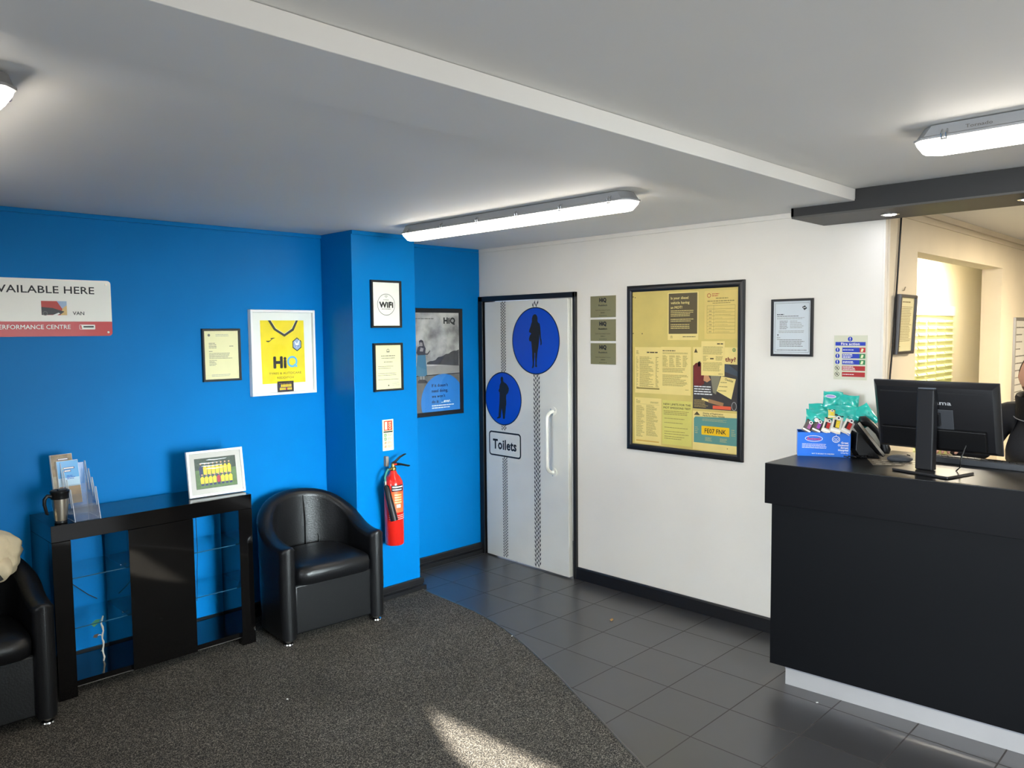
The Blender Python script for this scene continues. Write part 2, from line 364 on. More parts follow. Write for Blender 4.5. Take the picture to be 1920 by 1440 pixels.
def window(name, loc, rz, w_, h_):
    f = MB(M_wframe); t = 0.06
    f.box(-w_/2-t, w_/2+t, -0.07, -0.0, h_/2, h_/2+t); f.box(-w_/2-t, w_/2+t, -0.07, 0, -h_/2-t, -h_/2); f.box(-w_/2-t, -w_/2, -0.07, 0, -h_/2, h_/2); f.box(w_/2, w_/2+t, -0.07, 0, -h_/2, h_/2)
    f.box(-0.025, 0.025, -0.07, -0.02, -h_/2, h_/2)
    o = struct(f.build(name, loc=loc, rz=rz, smooth=False))
    MB(M_winpane).box(-w_/2, w_/2, -0.05, -0.045, -h_/2, h_/2).build('window_pane', parent=o, smooth=False)
window('window_1', (-1.95, REAR+0.01, 1.15), PI, 2.1, 1.9)
window('window_3', (-5.2, REAR+0.01, 1.25), PI, 2.3, 1.8)
window('window_2', (LX+0.01, -3.6, 1.35), PI/2, 3.1, 1.8)

# skirtings (two-step black boards along the blue walls)
def skirt_profile(t, h, s=1):   # (out, z)
    return [(0, 0), (t*1.9, 0), (t*1.9, h*0.36), (t*1.35, h*0.42), (t*0.9, h*0.44), (t*0.9, h*0.52), (t*1.15, h*0.55), (t*1.15, h*0.92), (t*0.8, h), (0, h)]
def sweep_skirt(mb, path, t, h):
    """path: list of (x,y) with the room on the right hand side; mitred corners"""
    prof = skirt_profile(t, h); P = [Vector((a, b, 0)) for a, b in path]; rs = []
    for i, p in enumerate(P):
        d0 = (P[i]-P[i-1]).normalized() if i else (P[1]-P[0]).normalized()
        d1 = (P[i+1]-P[i]).normalized() if i < len(P)-1 else d0
        n0 = Vector((d0.y, -d0.x, 0)); n1 = Vector((d1.y, -d1.x, 0)); n = (n0+n1); n = n/(n.dot(n0))
        rs.append([p+n*a+Vector((0, 0, z)) for a, z in prof])
    mb.rings(rs)
b = MB(M_skirt); sweep_skirt(b, [(LX, 0), (-1.40, 0), (-1.40, -0.35), (-0.907, -0.35), (-0.907, 0), (-0.002, 0)], 0.016, 0.085)
struct(b.build('baseboard_back', ang=0.4))
b = MB(M_skirt); b.prism_y([(0, 0), (-0.018, 0), (-0.018, 0.078), (-0.012, 0.086), (0, 0.086)], YB, -0.99)
struct(b.build('baseboard_right', smooth=False, bevel=0.002))
b = MB(M_skirt); b.box(0.1, 0.523, YB-0.016, YB, 0, 0.085); b.box(2.34, 6.5, YB-0.016, YB, 0, 0.085)
struct(b.build('baseboard_office', smooth=False))
# thin cover strips under the ceiling
struct(MB(M_blue).box(LX, -1.40, -0.012, 0, HL-0.024, HL-0.001).box(-1.40, -0.907, -0.362, -0.35, HL-0.024, HL-0.001).box(-0.907, -0.01, -0.012, 0, HL-0.024, HL-0.001).build('trim_2', smooth=False))
struct(MB(M_white).box(-0.012, 0, -2.72, -0.012, HL-0.028, HL-0.001).build('trim_3', smooth=False))
t_ = MB(M_cream); t_.box(0.03, 6.5, YB-0.018, YB, HR-0.035, HR-0.001); t_.box(0.03, 6.5, YB-0.010, YB, HR-0.07, HR-0.055)
struct(t_.build('trim_4', smooth=False))
# white corner trunking where the white wall ends
struct(MB(M_white).box(-0.003, 0.032, YB-0.012, YB, 1.0, HR).box(0.046, 0.062, YB-0.010, YB, 1.0, HR).build('trim_5', smooth=False, bevel=0.002))

# carpet with metal strip
edge = [(-0.907, -0.352), (-0.925, -0.5), (-0.932, -0.716), (-0.966, -1.064), (-1.062, -1.402), (-1.186, -1.705), (-1.286, -1.944), (-1.389, -2.152), (-1.48, -2.353), (-1.569, -2.524), (-1.659, -2.724), (-1.88, -3.08), (-2.2, -3.5), (-2.6, -3.9), (-3.1, -4.3), (-3.8, -4.75), (-4.7, -5.1), (-5.8, -5.3), (-6.99, -5.4)]
def smooth_path(p, it=2):
    for _ in range(it):
        q = [p[0]]
        for a, b2 in zip(p, p[1:]): q += [(a[0]*.75+b2[0]*.25, a[1]*.75+b2[1]*.25), (a[0]*.25+b2[0]*.75, a[1]*.25+b2[1]*.75)]
        p = q+[p[-1]]
    return p
edge = smooth_path(edge, 2)
carpet = thing('carpet', 'dark grey speckled carpet with a curved edge in front of the armchairs', 'carpet')
MB(M_carpet).prism(edge+[(-6.99, -0.03), (-1.432, -0.03), (-1.432, -0.382), (-0.94, -0.382)], 0.0, 0.006).build('pile', carpet, smooth=False)
MB(mat('strip aluminium', (120, 116, 110), 0.35, metal=0.8)).tube([(a, b2, 0.004) for a, b2 in edge[1:]], 0.006, n=8).build('edge_strip', carpet)

# ------------------------------------------------------------------ ceiling battens
M_lens = mat('lit batten diffuser', (255, 246, 232), 0.4, emit=8.0)
M_hous = mat('batten grey housing', (150, 150, 150), 0.45)
def batten(label, loc, L, clips, brand=False):
    r = thing('batten_light', label, 'ceiling light', loc, 0, 'strip lights on the ceiling')
    hw = 0.066
    def sec(w, e, z):   # rounded-rect ring in xy at height z (clipped corners)
        c2 = 0.03; x = w; y = L/2-e
        return [Vector(p) for p in [(-x+c2, -y, z), (x-c2, -y, z), (x, -y+c2, z), (x, y-c2, z), (x-c2, y, z), (-x+c2, y, z), (-x, y-c2, z), (-x, -y+c2, z)]]
    MB(M_hous).rings([sec(0.038, 0.06, 0), sec(0.058, 0.03, -0.004), sec(hw-0.003, 0.008, -0.036), sec(hw+0.002, 0, -0.040), sec(hw+0.002, 0, -0.047)]).build('housing', r)
    MB(M_lens).rings([sec(hw-0.003, 0.004, -0.0475), sec(hw-0.006, 0.008, -0.060), sec(hw-0.020, 0.022, -0.082), sec(hw-0.035, 0.035, -0.087)]).build('diffuser', r)
    for i in range(clips):
        y = -L/2+0.10+(L-0.2)*i/(clips-1)
        for sx in (-1, 1):
            k = MB(M_chrome); k.tube([(sx*(hw-0.004), y-0.007, -0.022), (sx*(hw+0.006), y-0.007, -0.036), (sx*(hw+0.001), y-0.007, -0.054)], 0.0025, n=6)
            k.tube([(sx*(hw-0.004), y+0.007, -0.022), (sx*(hw+0.006), y+0.007, -0.036), (sx*(hw+0.001), y+0.007, -0.054)], 0.0025, n=6)
            k.box(sx*(hw+0.001)-0.004, sx*(hw+0.001)+0.004, y-0.010, y+0.010, -0.056, -0.050); k.build('clip', r, smooth=False)
    return r
B1 = batten('long lit strip light on the ceiling in front of the toilet door', (-1.215, -1.515, HL), 1.68, 6)
B2 = batten('lit strip light on the ceiling above the reception counter', (-1.32, -4.415, HR), 1.68, 6)
txt = MB(mat('housing lettering', (96, 88, 80), .5)); RZ = Matrix.Rotation(-PI/2, 4, 'Z')
txt.text('Tornado', 0, 0, 0.075, 0.011, 0, None, 0.0, M=Matrix.Translation((-0.0665, 0.68, -0.030)) @ RZ)
txt.build('lettering', B2)
B4 = batten('lit strip light on the ceiling overhead, in line with the one above the counter', (-3.70, -4.415, HR), 1.68, 6)
B3 = batten('lit strip light cut by the left edge of the photo', (-3.70, -1.48, HL), 1.68, 6)

# ------------------------------------------------------------------ bulkhead over the counter
bk = thing('bulkhead', 'black boxed bulkhead hanging from the ceiling over the counter', 'bulkhead', (0, 0, 0))
q = MB(M_bulk); q.prism_x([(-2.70, 2.352), (-3.012, 2.352), (-3.012, HR-0.002), (REAR+0.05, HR-0.002), (REAR+0.05, 2.301), (-2.70, 2.301)], -0.386, -0.368)
q.box(-0.386, -0.002, -2.712, -2.70, 2.301, 2.343)
q.build('front_board', bk, smooth=False)
MB(mat('bulkhead soffit', (74, 71, 67), 0.55)).box(-0.386, -0.002, REAR+0.05, -2.702, 2.292, 2.301).build('soffit', bk, smooth=False)
def downlight(label, x, y):
    r = thing('downlight', label, 'spotlight', (x, y, 2.292), 0, 'downlights in the bulkhead')
    MB(M_chrome).lathe([(0.026, 0.0), (0.042, -0.0005), (0.042, -0.004), (0.036, -0.006), (0.028, -0.003)], n=28).build('rim', r)
    MB(mat('lit spot bulb', (235, 240, 255), 0.4, emit=60)).lathe([(0.001, -0.0075), (0.022, -0.0065), (0.029, -0.003)], n=20).build('bulb', r)
    l2 = lamp('downlight_beam', 'SPOT', (x, y, 2.282), (0, 0, 0), 0.55, (0.85, 0.93, 1), spot_size=math.radians(75), spot_blend=0.6, shadow_soft_size=0.02)
downlight('lit downlight in the black bulkhead nearest the white wall', -0.185, -3.10)
downlight('lit downlight in the bulkhead at the right edge of the photo', -0.20, -3.67)
downlight('downlight further along the bulkhead', -0.20, -4.3)

# ------------------------------------------------------------------ office and passage lights
def office_light(label, loc, rz, power, col):
    r = thing('office_light', label, 'ceiling light', loc, rz)
    MB(M_wframe).box(-0.3, 0.3, -0.3, 0.3, -0.03, 0).build('housing', r, smooth=False, bevel=0.004)
    MB(mat('warm lit panel', (255, 236, 196), 0.4, emit=3)).box(-0.27, 0.27, -0.27, 0.27, -0.034, -0.030).build('diffuser', r, smooth=False)
    lamp('office_lamp', 'AREA', (loc[0], loc[1], loc[2]-0.04), (0, 0, 0), power, col, 0.5)
office_light('square ceiling panel light in the office behind the counter', (1.7, -4.3, HR), 0, 60, (1, 0.86, 0.64))
office_light('square ceiling panel light in the passage beyond the office', (3.3, -2.55, HR), 0, 19, (1, 0.94, 0.84))

# ------------------------------------------------------------------ toilet door
door = struct(bpy.data.objects.new('door_1', None)); COL.objects.link(door); door.location = (0, 0, 0)
f = MB(M_skirt); f.box(-0.022, 0.1, -0.052, -0.006, 0, 2.016); f.box(-0.022, 0.1, -0.989, -0.962, 0, 2.016); f.box(-0.022, 0.1, -0.989, -0.006, 1.978, 2.016)
f.box(0.0, 0.1, -0.074, -0.052, 0, 1.978)
f.build('door_frame', door, smooth=False, bevel=0.003)
# leaf: local x from hinge, local -y to the room
HY = -0.078; LW = 0.872
leaf = MB(M_door).box(0, LW, -0.018, 0.022, 0.010, 1.972).build('door_leaf', door, (0, HY, 0), RW-math.radians(2.2), smooth=False, bevel=0.003)
def L(y): return -y+HY   # world y on the wall -> local x
st = MB(M_ink); y_ = -0.018-EPS
def tread(xc, w_, z0, z1, cols, pitch, dl):
    z = z0; i = 0; cw = w_/cols
    while z < z1:
        for k in range(cols):
            zz = z+(pitch/2 if k % 2 else 0); sgn = 1 if k % 2 else -1; x = xc-w_/2+cw*k+cw*0.14; ww = cw*0.74; t = dl
            st.poly([(x, zz-sgn*t*0.45), (x+ww, zz+sgn*t*0.45), (x+ww, zz+sgn*t*0.45+t), (x, zz-sgn*t*0.45+t)], y_)
        z += pitch
C1 = (L(-0.630), 1.677, 0.243); C2 = (L(-0.279), 1.239, 0.203)
tread(L(-0.292), 0.056, 0.022, C2[1]-C2[2]-0.245, 4, 0.022, 0.0118)
tread(L(-0.286), 0.056, 1.0, C2[1]-C2[2]-0.004, 4, 0.022, 0.0118)
tread(L(-0.288), 0.056, C2[1]+C2[2], 1.95, 4, 0.022, 0.0118)
tread(L(-0.640), 0.066, 0.022, C1[1]-C1[2]-0.01, 4, 0.034, 0.0195)
tread(L(-0.632), 0.066, C1[1]+C1[2]+0.004, 1.945, 4, 0.034, 0.0195)
st.build('tyre_track_transfer', leaf, (0, 0, 0), 0, smooth=False)
woman = [(497,130),(510,132),(519,145),(523,165),(522,185),(526,200),(540,210),(545,240),(548,290),(550,335),(555,350),(556,380),(551,396),(545,392),(546,370),(541,335),(536,300),(536,330),(533,370),(528,410),(521,452),(518,480),(515,520),(513,555),(517,580),(512,584),(499,580),(502,545),(500,500),(502,462),(495,460),(494,500),(490,545),(489,580),(481,594),(472,590),(478,572),(480,540),(477,500),(476,455),(473,410),(470,370),(468,362),(453,360),(450,340),(458,310),(470,295),(462,288),(450,282),(453,262),(464,235),(470,210),(476,195),(476,165),(484,140)]
man = [(211,648),(219,654),(222,670),(221,685),(228,697),(245,706),(258,722),(268,745),(268,765),(262,785),(250,802),(246,806),(244,835),(246,860),(246,885),(242,908),(241,930),(238,960),(234,990),(233,1010),(226,1016),(216,1012),(216,990),(212,960),(207,925),(203,950),(199,985),(198,1005),(188,1013),(164,1018),(165,1010),(178,1000),(180,970),(183,925),(187,880),(189,830),(190,788),(182,780),(181,766),(188,752),(190,730),(197,710),(203,695),(199,680),(200,658)]
def sil(mb, pts, cx, cz, C, hw, hh, m):
    mb.poly([(C[0]+(a-cx)*C[2]/hw, C[1]-(b_-cz)*C[2]/hh) for a, b_ in pts], y_-2*EPS, m)
for nm, C, pts, cc in (('ladies_sign', C1, woman, (502, 358, 198, 289)), ('gents_sign', C2, man, (218, 840, 154, 232))):
    g = MB(M_navy); g.disc(C[0], C[1], C[2], y_-EPS*0.5, M_navy, n=64); g.disc(C[0], C[1], C[2]-0.008, y_-EPS, M_sblue, n=64)
    sil(g, pts, cc[0], cc[1], C, cc[2], cc[3], M_ink)
    o = g.build(nm, leaf, (0, 0, 0), 0, smooth=False)
def rrect(x0, z0, x1, z1, r, n=5):
    p = []
    for cx, cz, a0 in ((x1-r, z1-r, 0), (x0+r, z1-r, PI/2), (x0+r, z0+r, PI), (x1-r, z0+r, 1.5*PI)):
        p += [(cx+r*math.cos(a0+PI/2*i/n), cz+r*math.sin(a0+PI/2*i/n)) for i in range(n+1)]
    return p
g = MB(M_ink); a0, a1 = L(-0.114), L(-0.472)
g.poly(rrect(a0, 0.795, a1, 0.985, 0.028), y_-EPS, M_ink); g.poly(rrect(a0+0.012, 0.807, a1-0.012, 0.973, 0.018), y_-2*EPS, M_door)
g.text('Toilets', L(-0.292), 0.852, 0.262, 0.075, y_-3*EPS, M_ink, 0.035, 'c')
g.build('toilets_sign', leaf, (0, 0, 0), 0, smooth=False)
hx = L(-0.805)
h = MB(mat('white enamel handle', (228, 224, 212), 0.2, coat=0.4)); pts = []
zt, zb = 1.178, 0.742
for i in range(7): a = PI/2*i/6; pts.append((hx+0.0, -0.018-0.066*math.sin(a), zt-0.05+0.05*math.cos(a)))
pts = [(hx, -0.014, zt)]+pts[1:]+[(hx, -0.084, zb+0.05)]+[(hx, -0.018-0.066*math.cos(PI/2*i/6), zb+0.05-0.05*math.sin(PI/2*i/6)) for i in range(1, 6)]+[(hx, -0.014, zb)]
h.tube(pts, 0.0125, n=14)
for z in (zt, zb): h.tube([(hx, -0.017, z), (hx, -0.0235, z)], 0.033, n=24)
h.build('grab_handle', leaf, (0, 0, 0), 0)
k = MB(M_chrome)
for z in (zt, zb):
    for a in (0.4, 2.5, 4.6): k.tube([(hx+0.024*math.cos(a), -0.023, z+0.024*math.sin(a)), (hx+0.024*math.cos(a), -0.0255, z+0.024*math.sin(a))], 0.0035, n=8)
k.build('handle_screws', leaf, (0, 0, 0), 0)

# ------------------------------------------------------------------ framed pictures
def ring_frame(w_, h_, fw_, d, m, d2=None, bow=False):
    """mitred picture frame centred on the origin, back on y=0"""
    mb = MB(m); d2 = d if d2 is None else d2; X0, Z0 = w_/2, h_/2
    def sec(x, z, sx, sz):
        P = [(0, 0), (0, -d*0.8), (fw_*0.12, -d)]
        if bow: P += [(fw_*0.35, -d*1.25), (fw_*0.65, -d*1.25)]
        P += [(fw_*0.88, -d2), (fw_, -d2*0.75), (fw_, 0)]
        return [(x-sx*o, y2, z-sz*o) for o, y2 in P]
    mb.rings([sec(X0, Z0, 1, 1), sec(-X0, Z0, -1, 1), sec(-X0, -Z0, -1, -1), sec(X0, -Z0, 1, -1)], closed=True)
    return mb
def picture(name, label, cat, loc, rz, w_, h_, fw_, d, mframe, draw, group=None, glass=True, tilt=0, bow=False):
    r = thing(name, label, cat, loc, rz, group)
    if tilt: r.rotation_euler = (0, tilt, rz)
    ring_frame(w_, h_, fw_, d, mframe, bow=bow).build('frame', r, ang=0.5)
    p = MB(M_paper); p.box(-w_/2+fw_*0.6, w_/2-fw_*0.6, -d*0.45, -0.001, -h_/2+fw_*0.6, h_/2-fw_*0.6)
    draw(p, -w_/2+fw_, -h_/2+fw_, w_/2-fw_, h_/2-fw_, -d*0.45-EPS); p.build('print', r, smooth=False)
    if glass: MB(M_pane).rect(-w_/2+fw_*0.8, -h_/2+fw_*0.8, w_/2-fw_*0.8, h_/2-fw_*0.8, -d*0.68).build('glass', r, smooth=False)
    return r
def at(wall, x0, x1, z0, z1, off=0.0):
    """centre, rotation, size for something on a wall"""
    if wall == 'W': return (-off-0.0005, (x0+x1)/2, (z0+z1)/2), RW, abs(x1-x0), z1-z0
    y = {'B': 0, 'P': -0.35, 'O': YB}[wall]-off-0.0005
    return ((x0+x1)/2, y, (z0+z1)/2), 0, abs(x1-x0), z1-z0

def d_letter(p, x0, z0, x1, z1, y):
    W_, H_ = x1-x0, z1-z0; p.rect(x0-.003, z0-.003, x1+.003, z1+.003, y, M_cpaper); y -= EPS
    p.disc(x0+0.03, z1-0.025, 0.008, y, M_grey, n=12)
    p.lines(x0+W_*.34, z1-.034, x0+W_*.72, z1-.018, 2, y, M_lgrey, rag=.1, fill=.35)
    p.lines(x0+.028, z1-.104, x0+.078, z1-.068, 4, y, M_grey, rag=.3, fill=.35); p.lines(x1-.055, z1-.096, x1-.03, z1-.086, 1, y, M_grey, rag=.1, fill=.4)
    p.lines(x0+.028, z1-.125, x0+.05, z1-.115, 1, y, M_grey, rag=.1, fill=.35)
    p.lines(x0+.028, z1-.165, x1-.03, z1-.128, 5, y, M_grey, rag=.25, fill=.35); p.lines(x0+.028, z1-.205, x0+.075, z1-.17, 5, y, M_grey, rag=.4, fill=.35)
    p.lines(x0+.04, z0+.014, x1-.04, z0+.03, 2, y, M_lgrey, rag=.2, fill=.35)
loc, rz, w_, h_ = at('B', -2.209, -1.975, 1.470, 1.780)
picture('certificate_frame', 'black framed cream letter on the blue wall beside the football shirt', 'framed letter', loc, rz, w_, h_, 0.013, 0.02, M_frame, d_letter)
def d_shirt(p, x0, z0, x1, z1, y):
    # local -> world offset of this picture
    cx, cz = -1.696, 1.630
    P = lambda a, b_: (a-cx, b_-cz)
    y2 = y-EPS; Y_ = mat('yellow shirt fabric', (240, 214, 28), 0.75, noise=0.10, nscale=14, bump=0.25, bscale=9)
    p.poly([P(-1.847, 1.829), P(-1.842, 1.437), P(-1.546, 1.437), P(-1.549, 1.829)], y2, Y_)
    y3 = y2-EPS
    p.poly([P(-1.795, 1.829), P(-1.757, 1.770), P(-1.686, 1.727), P(-1.620, 1.766), P(-1.588, 1.829), P(-1.606, 1.829), P(-1.634, 1.778), P(-1.686, 1.746), P(-1.744, 1.780), P(-1.777, 1.829)], y3, M_ink)
    for a, b_ in (((-1.776, 1.829), (-1.743, 1.779)), ((-1.743, 1.779), (-1.686, 1.745)), ((-1.686, 1.745), (-1.633, 1.778)), ((-1.633, 1.778), (-1.605, 1.829))): p.seg(P(*a), P(*b_), 0.0022, y3-EPS, M_paper)
    p.poly([P(-1.812, 1.704), P(-1.806, 1.697), P(-1.793, 1.695), P(-1.780, 1.703), P(-1.768, 1.714), P(-1.748, 1.720), P(-1.760, 1.722), P(-1.783, 1.719), P(-1.775, 1.713), P(-1.786, 1.704), P(-1.798, 1.703)], y3, M_ink)
    hexp = [(-1.599, 1.722), (-1.569, 1.698), (-1.569, 1.657), (-1.600, 1.634), (-1.631, 1.657), (-1.631, 1.698)]
    p.poly([P(*q) for q in hexp], y3, M_ink); k = 0.84
    p.poly([P(-1.6+(q[0]+1.6)*k, 1.678+(q[1]-1.678)*k) for q in hexp], y3-EPS, mat('badge blue grey', (150, 170, 205), 0.6))
    p.poly([P(-1.618, 1.70), P(-1.600, 1.683), P(-1.580, 1.712), P(-1.590, 1.672), P(-1.606, 1.66)], y3-2*EPS, M_paper); p.seg(P(-1.612, 1.668), P(-1.586, 1.668), .004, y3-3*EPS, M_sblue)
    p.text('Hi', -1.764-cx, 1.535-cz, 0.085, 0.070, y3, M_ink, 0.055)
    LB = mat('light blue transfer', (90, 175, 226), 0.5)
    p.ring(-1.636-cx, 1.570-cz, 0.036, 0.0125, y3, LB); p.seg(P(-1.625, 1.552), P(-1.603, 1.538), 0.013, y3-EPS*.5, LB)
    p.text('TYRES & AUTOCARE', -1.686-cx, 1.493-cz, 0.222, 0.0135, y3, M_yinkd, 0.0, 'c'); p.text('REDDITCH', -1.686-cx, 1.465-cz, 0.112, 0.0135, y3, M_yinkd, 0.0, 'c')
    # small team photo
    y4 = y3-3*EPS; tx0, tz0 = P(-1.744, 1.381); tx1, tz1 = P(-1.632, 1.449); p.rect(tx0, tz0, tx1, tz1, y4, mat('photo dark', (44, 30, 28), .5))
    team_photo(p, tx0+.003, tz0+.003, tx1-.003, tz1-.004, y4-EPS, 8, False)
def team_photo(p, x0, z0, x1, z1, y, n, grass=True):
    W_, H_ = x1-x0, z1-z0; yl = mat('photo yellow kit', (224, 190, 44), .5); sk = mat('photo skin', (196, 146, 112), .5); nv = mat('photo navy', (32, 40, 90), .5); rd = mat('photo red', (170, 36, 60), .5)
    if grass:
        p.rect(x0, z0, x1, z1, y, mat('photo grass', (88, 118, 66), .5, noise=.3, nscale=60)); p.rect(x0, z0+H_*.62, x1, z1, y-EPS*.3, mat('photo trees', (58, 74, 62), .5, noise=.4, nscale=70)); y -= EPS*.6
    for row in (1, 0):
        zb = z0+H_*(.46 if row else .16); hh = H_*(.30 if row else .24)
        for i in range(n):
            cx = x0+W_*(.10+.80*(i+(.5 if not row else .35))/n); ww = W_*.84/n*.5; m = nv if (i == 0 and row) else (rd if (i == n//2 and not row) else yl)
            p.poly([(cx-ww*.75, zb), (cx+ww*.75, zb), (cx+ww*.9, zb+hh*.75), (cx+ww*.3, zb+hh), (cx-ww*.3, zb+hh), (cx-ww*.9, zb+hh*.75)], y, m)
            p.rect(cx-ww*.6, zb-hh*.3, cx+ww*.6, zb, y, nv); p.disc(cx, zb+hh*1.22, ww*.42, y-EPS*.3, sk, n=10)
        y -= EPS*.6
loc, rz, w_, h_ = at('B', -1.917, -1.475, 1.366, 1.895)
picture('framed_football_shirt', 'yellow football shirt in a white frame on the blue wall', 'framed shirt', loc, rz, w_, h_, 0.017, 0.034, M_wframe, d_shirt)
def d_wifi(p, x0, z0, x1, z1, y):
    p.rect(x0-.003, z0-.003, x1+.003, z1+.003, y, M_signw); y -= EPS
    p.ring(0, -.003, 0.069, 0.0028, y, M_ink, n=48)
    p.text('WiFi', 0, -0.021, 0.108, 0.036, y, M_ink, 0.06, 'c'); p.text('FREE', 0, 0.024, 0.040, 0.0075, y, M_grey, 0, 'c'); p.lines(-.036, -.035, .036, -.027, 1, y, M_grey, rag=0, fill=.6, word=.008)
    for r in (.006, .012, .018):
        a = [(r*math.cos(PI*.25+PI*.5*i/6), .037+r*math.sin(PI*.25+PI*.5*i/6)) for i in range(7)]
        for u, v in zip(a, a[1:]): p.seg(u, v, .0022, y, M_grey)
loc, rz, w_, h_ = at('P', -1.270, -1.033, 1.778, 2.081)
picture('wifi_notice', 'black framed FREE WiFi notice at the top of the blue pillar', 'framed notice', loc, rz, w_, h_, 0.014, 0.02, M_frame, d_wifi)
def d_cert(p, x0, z0, x1, z1, y):
    p.rect(x0-.003, z0-.003, x1+.003, z1+.003, y, M_cpaper); y -= EPS; W_, H_ = x1-x0, z1-z0
    p.ring(0, z1-.034, .011, .004, y, M_grey, n=12); p.rect(-.012, z1-.046, .012, z1-.040, y, M_grey)
    p.lines(-.055, z1-.075, .055, z1-.062, 1, y, M_grey, rag=0); p.lines(-.052, z1-.088, .052, z1-.078, 1, y, M_grey, rag=0); p.lines(-.035, z1-.113, .035, z1-.103, 1, y, M_grey, rag=0)
    for z in (.14, .152, .185, .197, .225): p.lines(x0+.02, z1-z, x1-.015, z1-z+.008, 1, y, M_grey, rag=.4, fill=.35)
    p.lines(.03, z1-.265, x1-.01, z1-.238, 3, y, M_lgrey, rag=.3, fill=.3); p.disc(0, z0+.022, .005, y, M_ink, n=10)
loc, rz, w_, h_ = at('P', -1.260, -1.030, 1.370, 1.680)
picture('certificate_frame', 'black framed cream certificate on the blue pillar under the WiFi notice', 'framed certificate', loc, rz, w_, h_, 0.014, 0.02, M_frame, d_cert)
def d_poster(p, x0, z0, x1, z1, y):
    cx, cz = -0.47, 1.525; P = lambda a, b_: (a-cx, b_-cz)
    sky = mat('poster cloudy grey sky', (196, 190, 184), .35, noise=0, nscale=7, mix=(120, 116, 114), coat=.2); road = mat('poster grey road', (112, 106, 102), .35, noise=.2, nscale=14)
    p.rect(x0-.004, z0-.004, x1+.004, z1+.004, y, sky)
    def clipx(v): return max(x0, min(x1, v))
    y2 = y-EPS
    haze = mat('poster pale verge', (150, 144, 140), .35, noise=.12, nscale=10)
    p.rect(x0, z0, x1, P(0, 1.50)[1], y2, haze); p.rect(x0, z0, x1, P(0, 1.432)[1], y2-EPS*.4, road)
    p.seg((x0, P(0, 1.428)[1]), (x1, P(0, 1.436)[1]), .006, y2-EPS*.8, M_ink); p.seg((x0, P(0, 1.413)[1]), (x1, P(0, 1.420)[1]), .003, y2-EPS*.8, M_grey)
    tr = [(-.545, 1.512)]; 
    for i in range(13): tr.append((-.54+.31*i/12, 1.528+.09*(i/12)**1.1+random.uniform(-.006, .008)))
    tr += [(-.232, 1.492), (-.40, 1.505)]
    p.poly([P(*q) for q in tr], y2-EPS*.8, mat('poster dark trees', (66, 64, 66), .4, noise=.3, nscale=40))
    y3 = y2-2*EPS; bl = mat('poster blue disc', (44, 122, 196), .35, coat=.2)
    c0, r = P(-0.392, 1.225), 0.212
    pts = []
    for i in range(72):
        a = 2*PI*i/72; pts.append((clipx(c0[0]+r*math.cos(a)), max(z0, c0[1]+r*math.sin(a))))
    p.poly(pts, y3, bl); y4 = y3-EPS
    for i, t in enumerate(("If it doesn't", 'need doing,', "we won't", 'do it')): p.text(t, P(-.503, 0)[0], P(0, 1.343-.040*i)[1], None, .0235, y4, M_navy, .02)
    p.text('...ever.', P(-.412, 0)[0], P(0, 1.223)[1], None, .0235, y4, M_paper, .035)
    p.lines(P(-.503, 0)[0], P(0, 1.178)[1], P(-.265, 0)[0], P(0, 1.212)[1], 2, y4, M_paper, rag=.3, fill=.38, word=.03)
    p.text('HiQ', P(-.378, 0)[0], P(0, 1.812)[1], .112, .044, y3, M_ink, .06); p.lines(P(-.374, 0)[0], P(0, 1.797)[1], P(-.27, 0)[0], P(0, 1.804)[1], 1, y3, M_lgrey, rag=0, fill=.5, word=.01)
    p.lines(P(-.70, 0)[0], P(0, 1.842)[1], P(-.475, 0)[0], P(0, 1.851)[1], 1, y3, M_grey, rag=0, fill=.7, word=.03)
    # standing figure in a long skirt, reading a tablet
    dk = mat('poster figure dark', (58, 54, 56), .4); mid = mat('poster figure mid', (150, 142, 138), .4); sk = mat('poster skirt blue', (70, 116, 142), .4)
    p.poly([P(*q) for q in [(-.628, 1.585), (-.556, 1.585), (-.548, 1.50), (-.543, 1.435), (-.57, 1.425), (-.62, 1.428), (-.648, 1.44), (-.640, 1.51)]], y3, sk)
    p.poly([P(*q) for q in [(-.628, 1.582), (-.560, 1.582), (-.553, 1.632), (-.566, 1.645), (-.60, 1.652), (-.626, 1.640), (-.640, 1.60)]], y3-EPS*.5, dk)
    p.poly([P(*q) for q in [(-.61, 1.61), (-.58, 1.607), (-.572, 1.63), (-.60, 1.638)]], y3-EPS, mid)
    p.poly([P(*q) for q in [(-.592, 1.598), (-.540, 1.592), (-.512, 1.617), (-.513, 1.608), (-.535, 1.583), (-.57, 1.584)]], y3-EPS*1.5, dk)
    p.disc(P(-.596, 0)[0], P(0, 1.668)[1], .017, y3-EPS*1.5, mid, rz=.022, n=16)
    p.poly([P(*q) for q in [(-.615, 1.685), (-.596, 1.694), (-.577, 1.686), (-.566, 1.650), (-.556, 1.632), (-.566, 1.618), (-.58, 1.64), (-.584, 1.672), (-.606, 1.676), (-.612, 1.65)]], y3-EPS*2, dk)
    p.rect(P(-.606, 0)[0], P(0, 1.398)[1], P(-.596, 0)[0], P(0, 1.428)[1], y3, mid); p.rect(P(-.58, 0)[0], P(0, 1.396)[1], P(-.57, 0)[0], P(0, 1.428)[1], y3, mid)
    p.poly([P(*q) for q in [(-.63, 1.378), (-.54, 1.374), (-.545, 1.39), (-.57, 1.402), (-.615, 1.404), (-.63, 1.392)]], y3-EPS*.5, dk)
loc, rz, w_, h_ = at('B', -0.745, -0.195, 1.127, 1.922)
picture('advertising_poster', 'tall black framed advertising poster on the blue wall behind the pillar', 'poster', loc, rz, w_, h_, 0.032, 0.022, M_frame, d_poster)

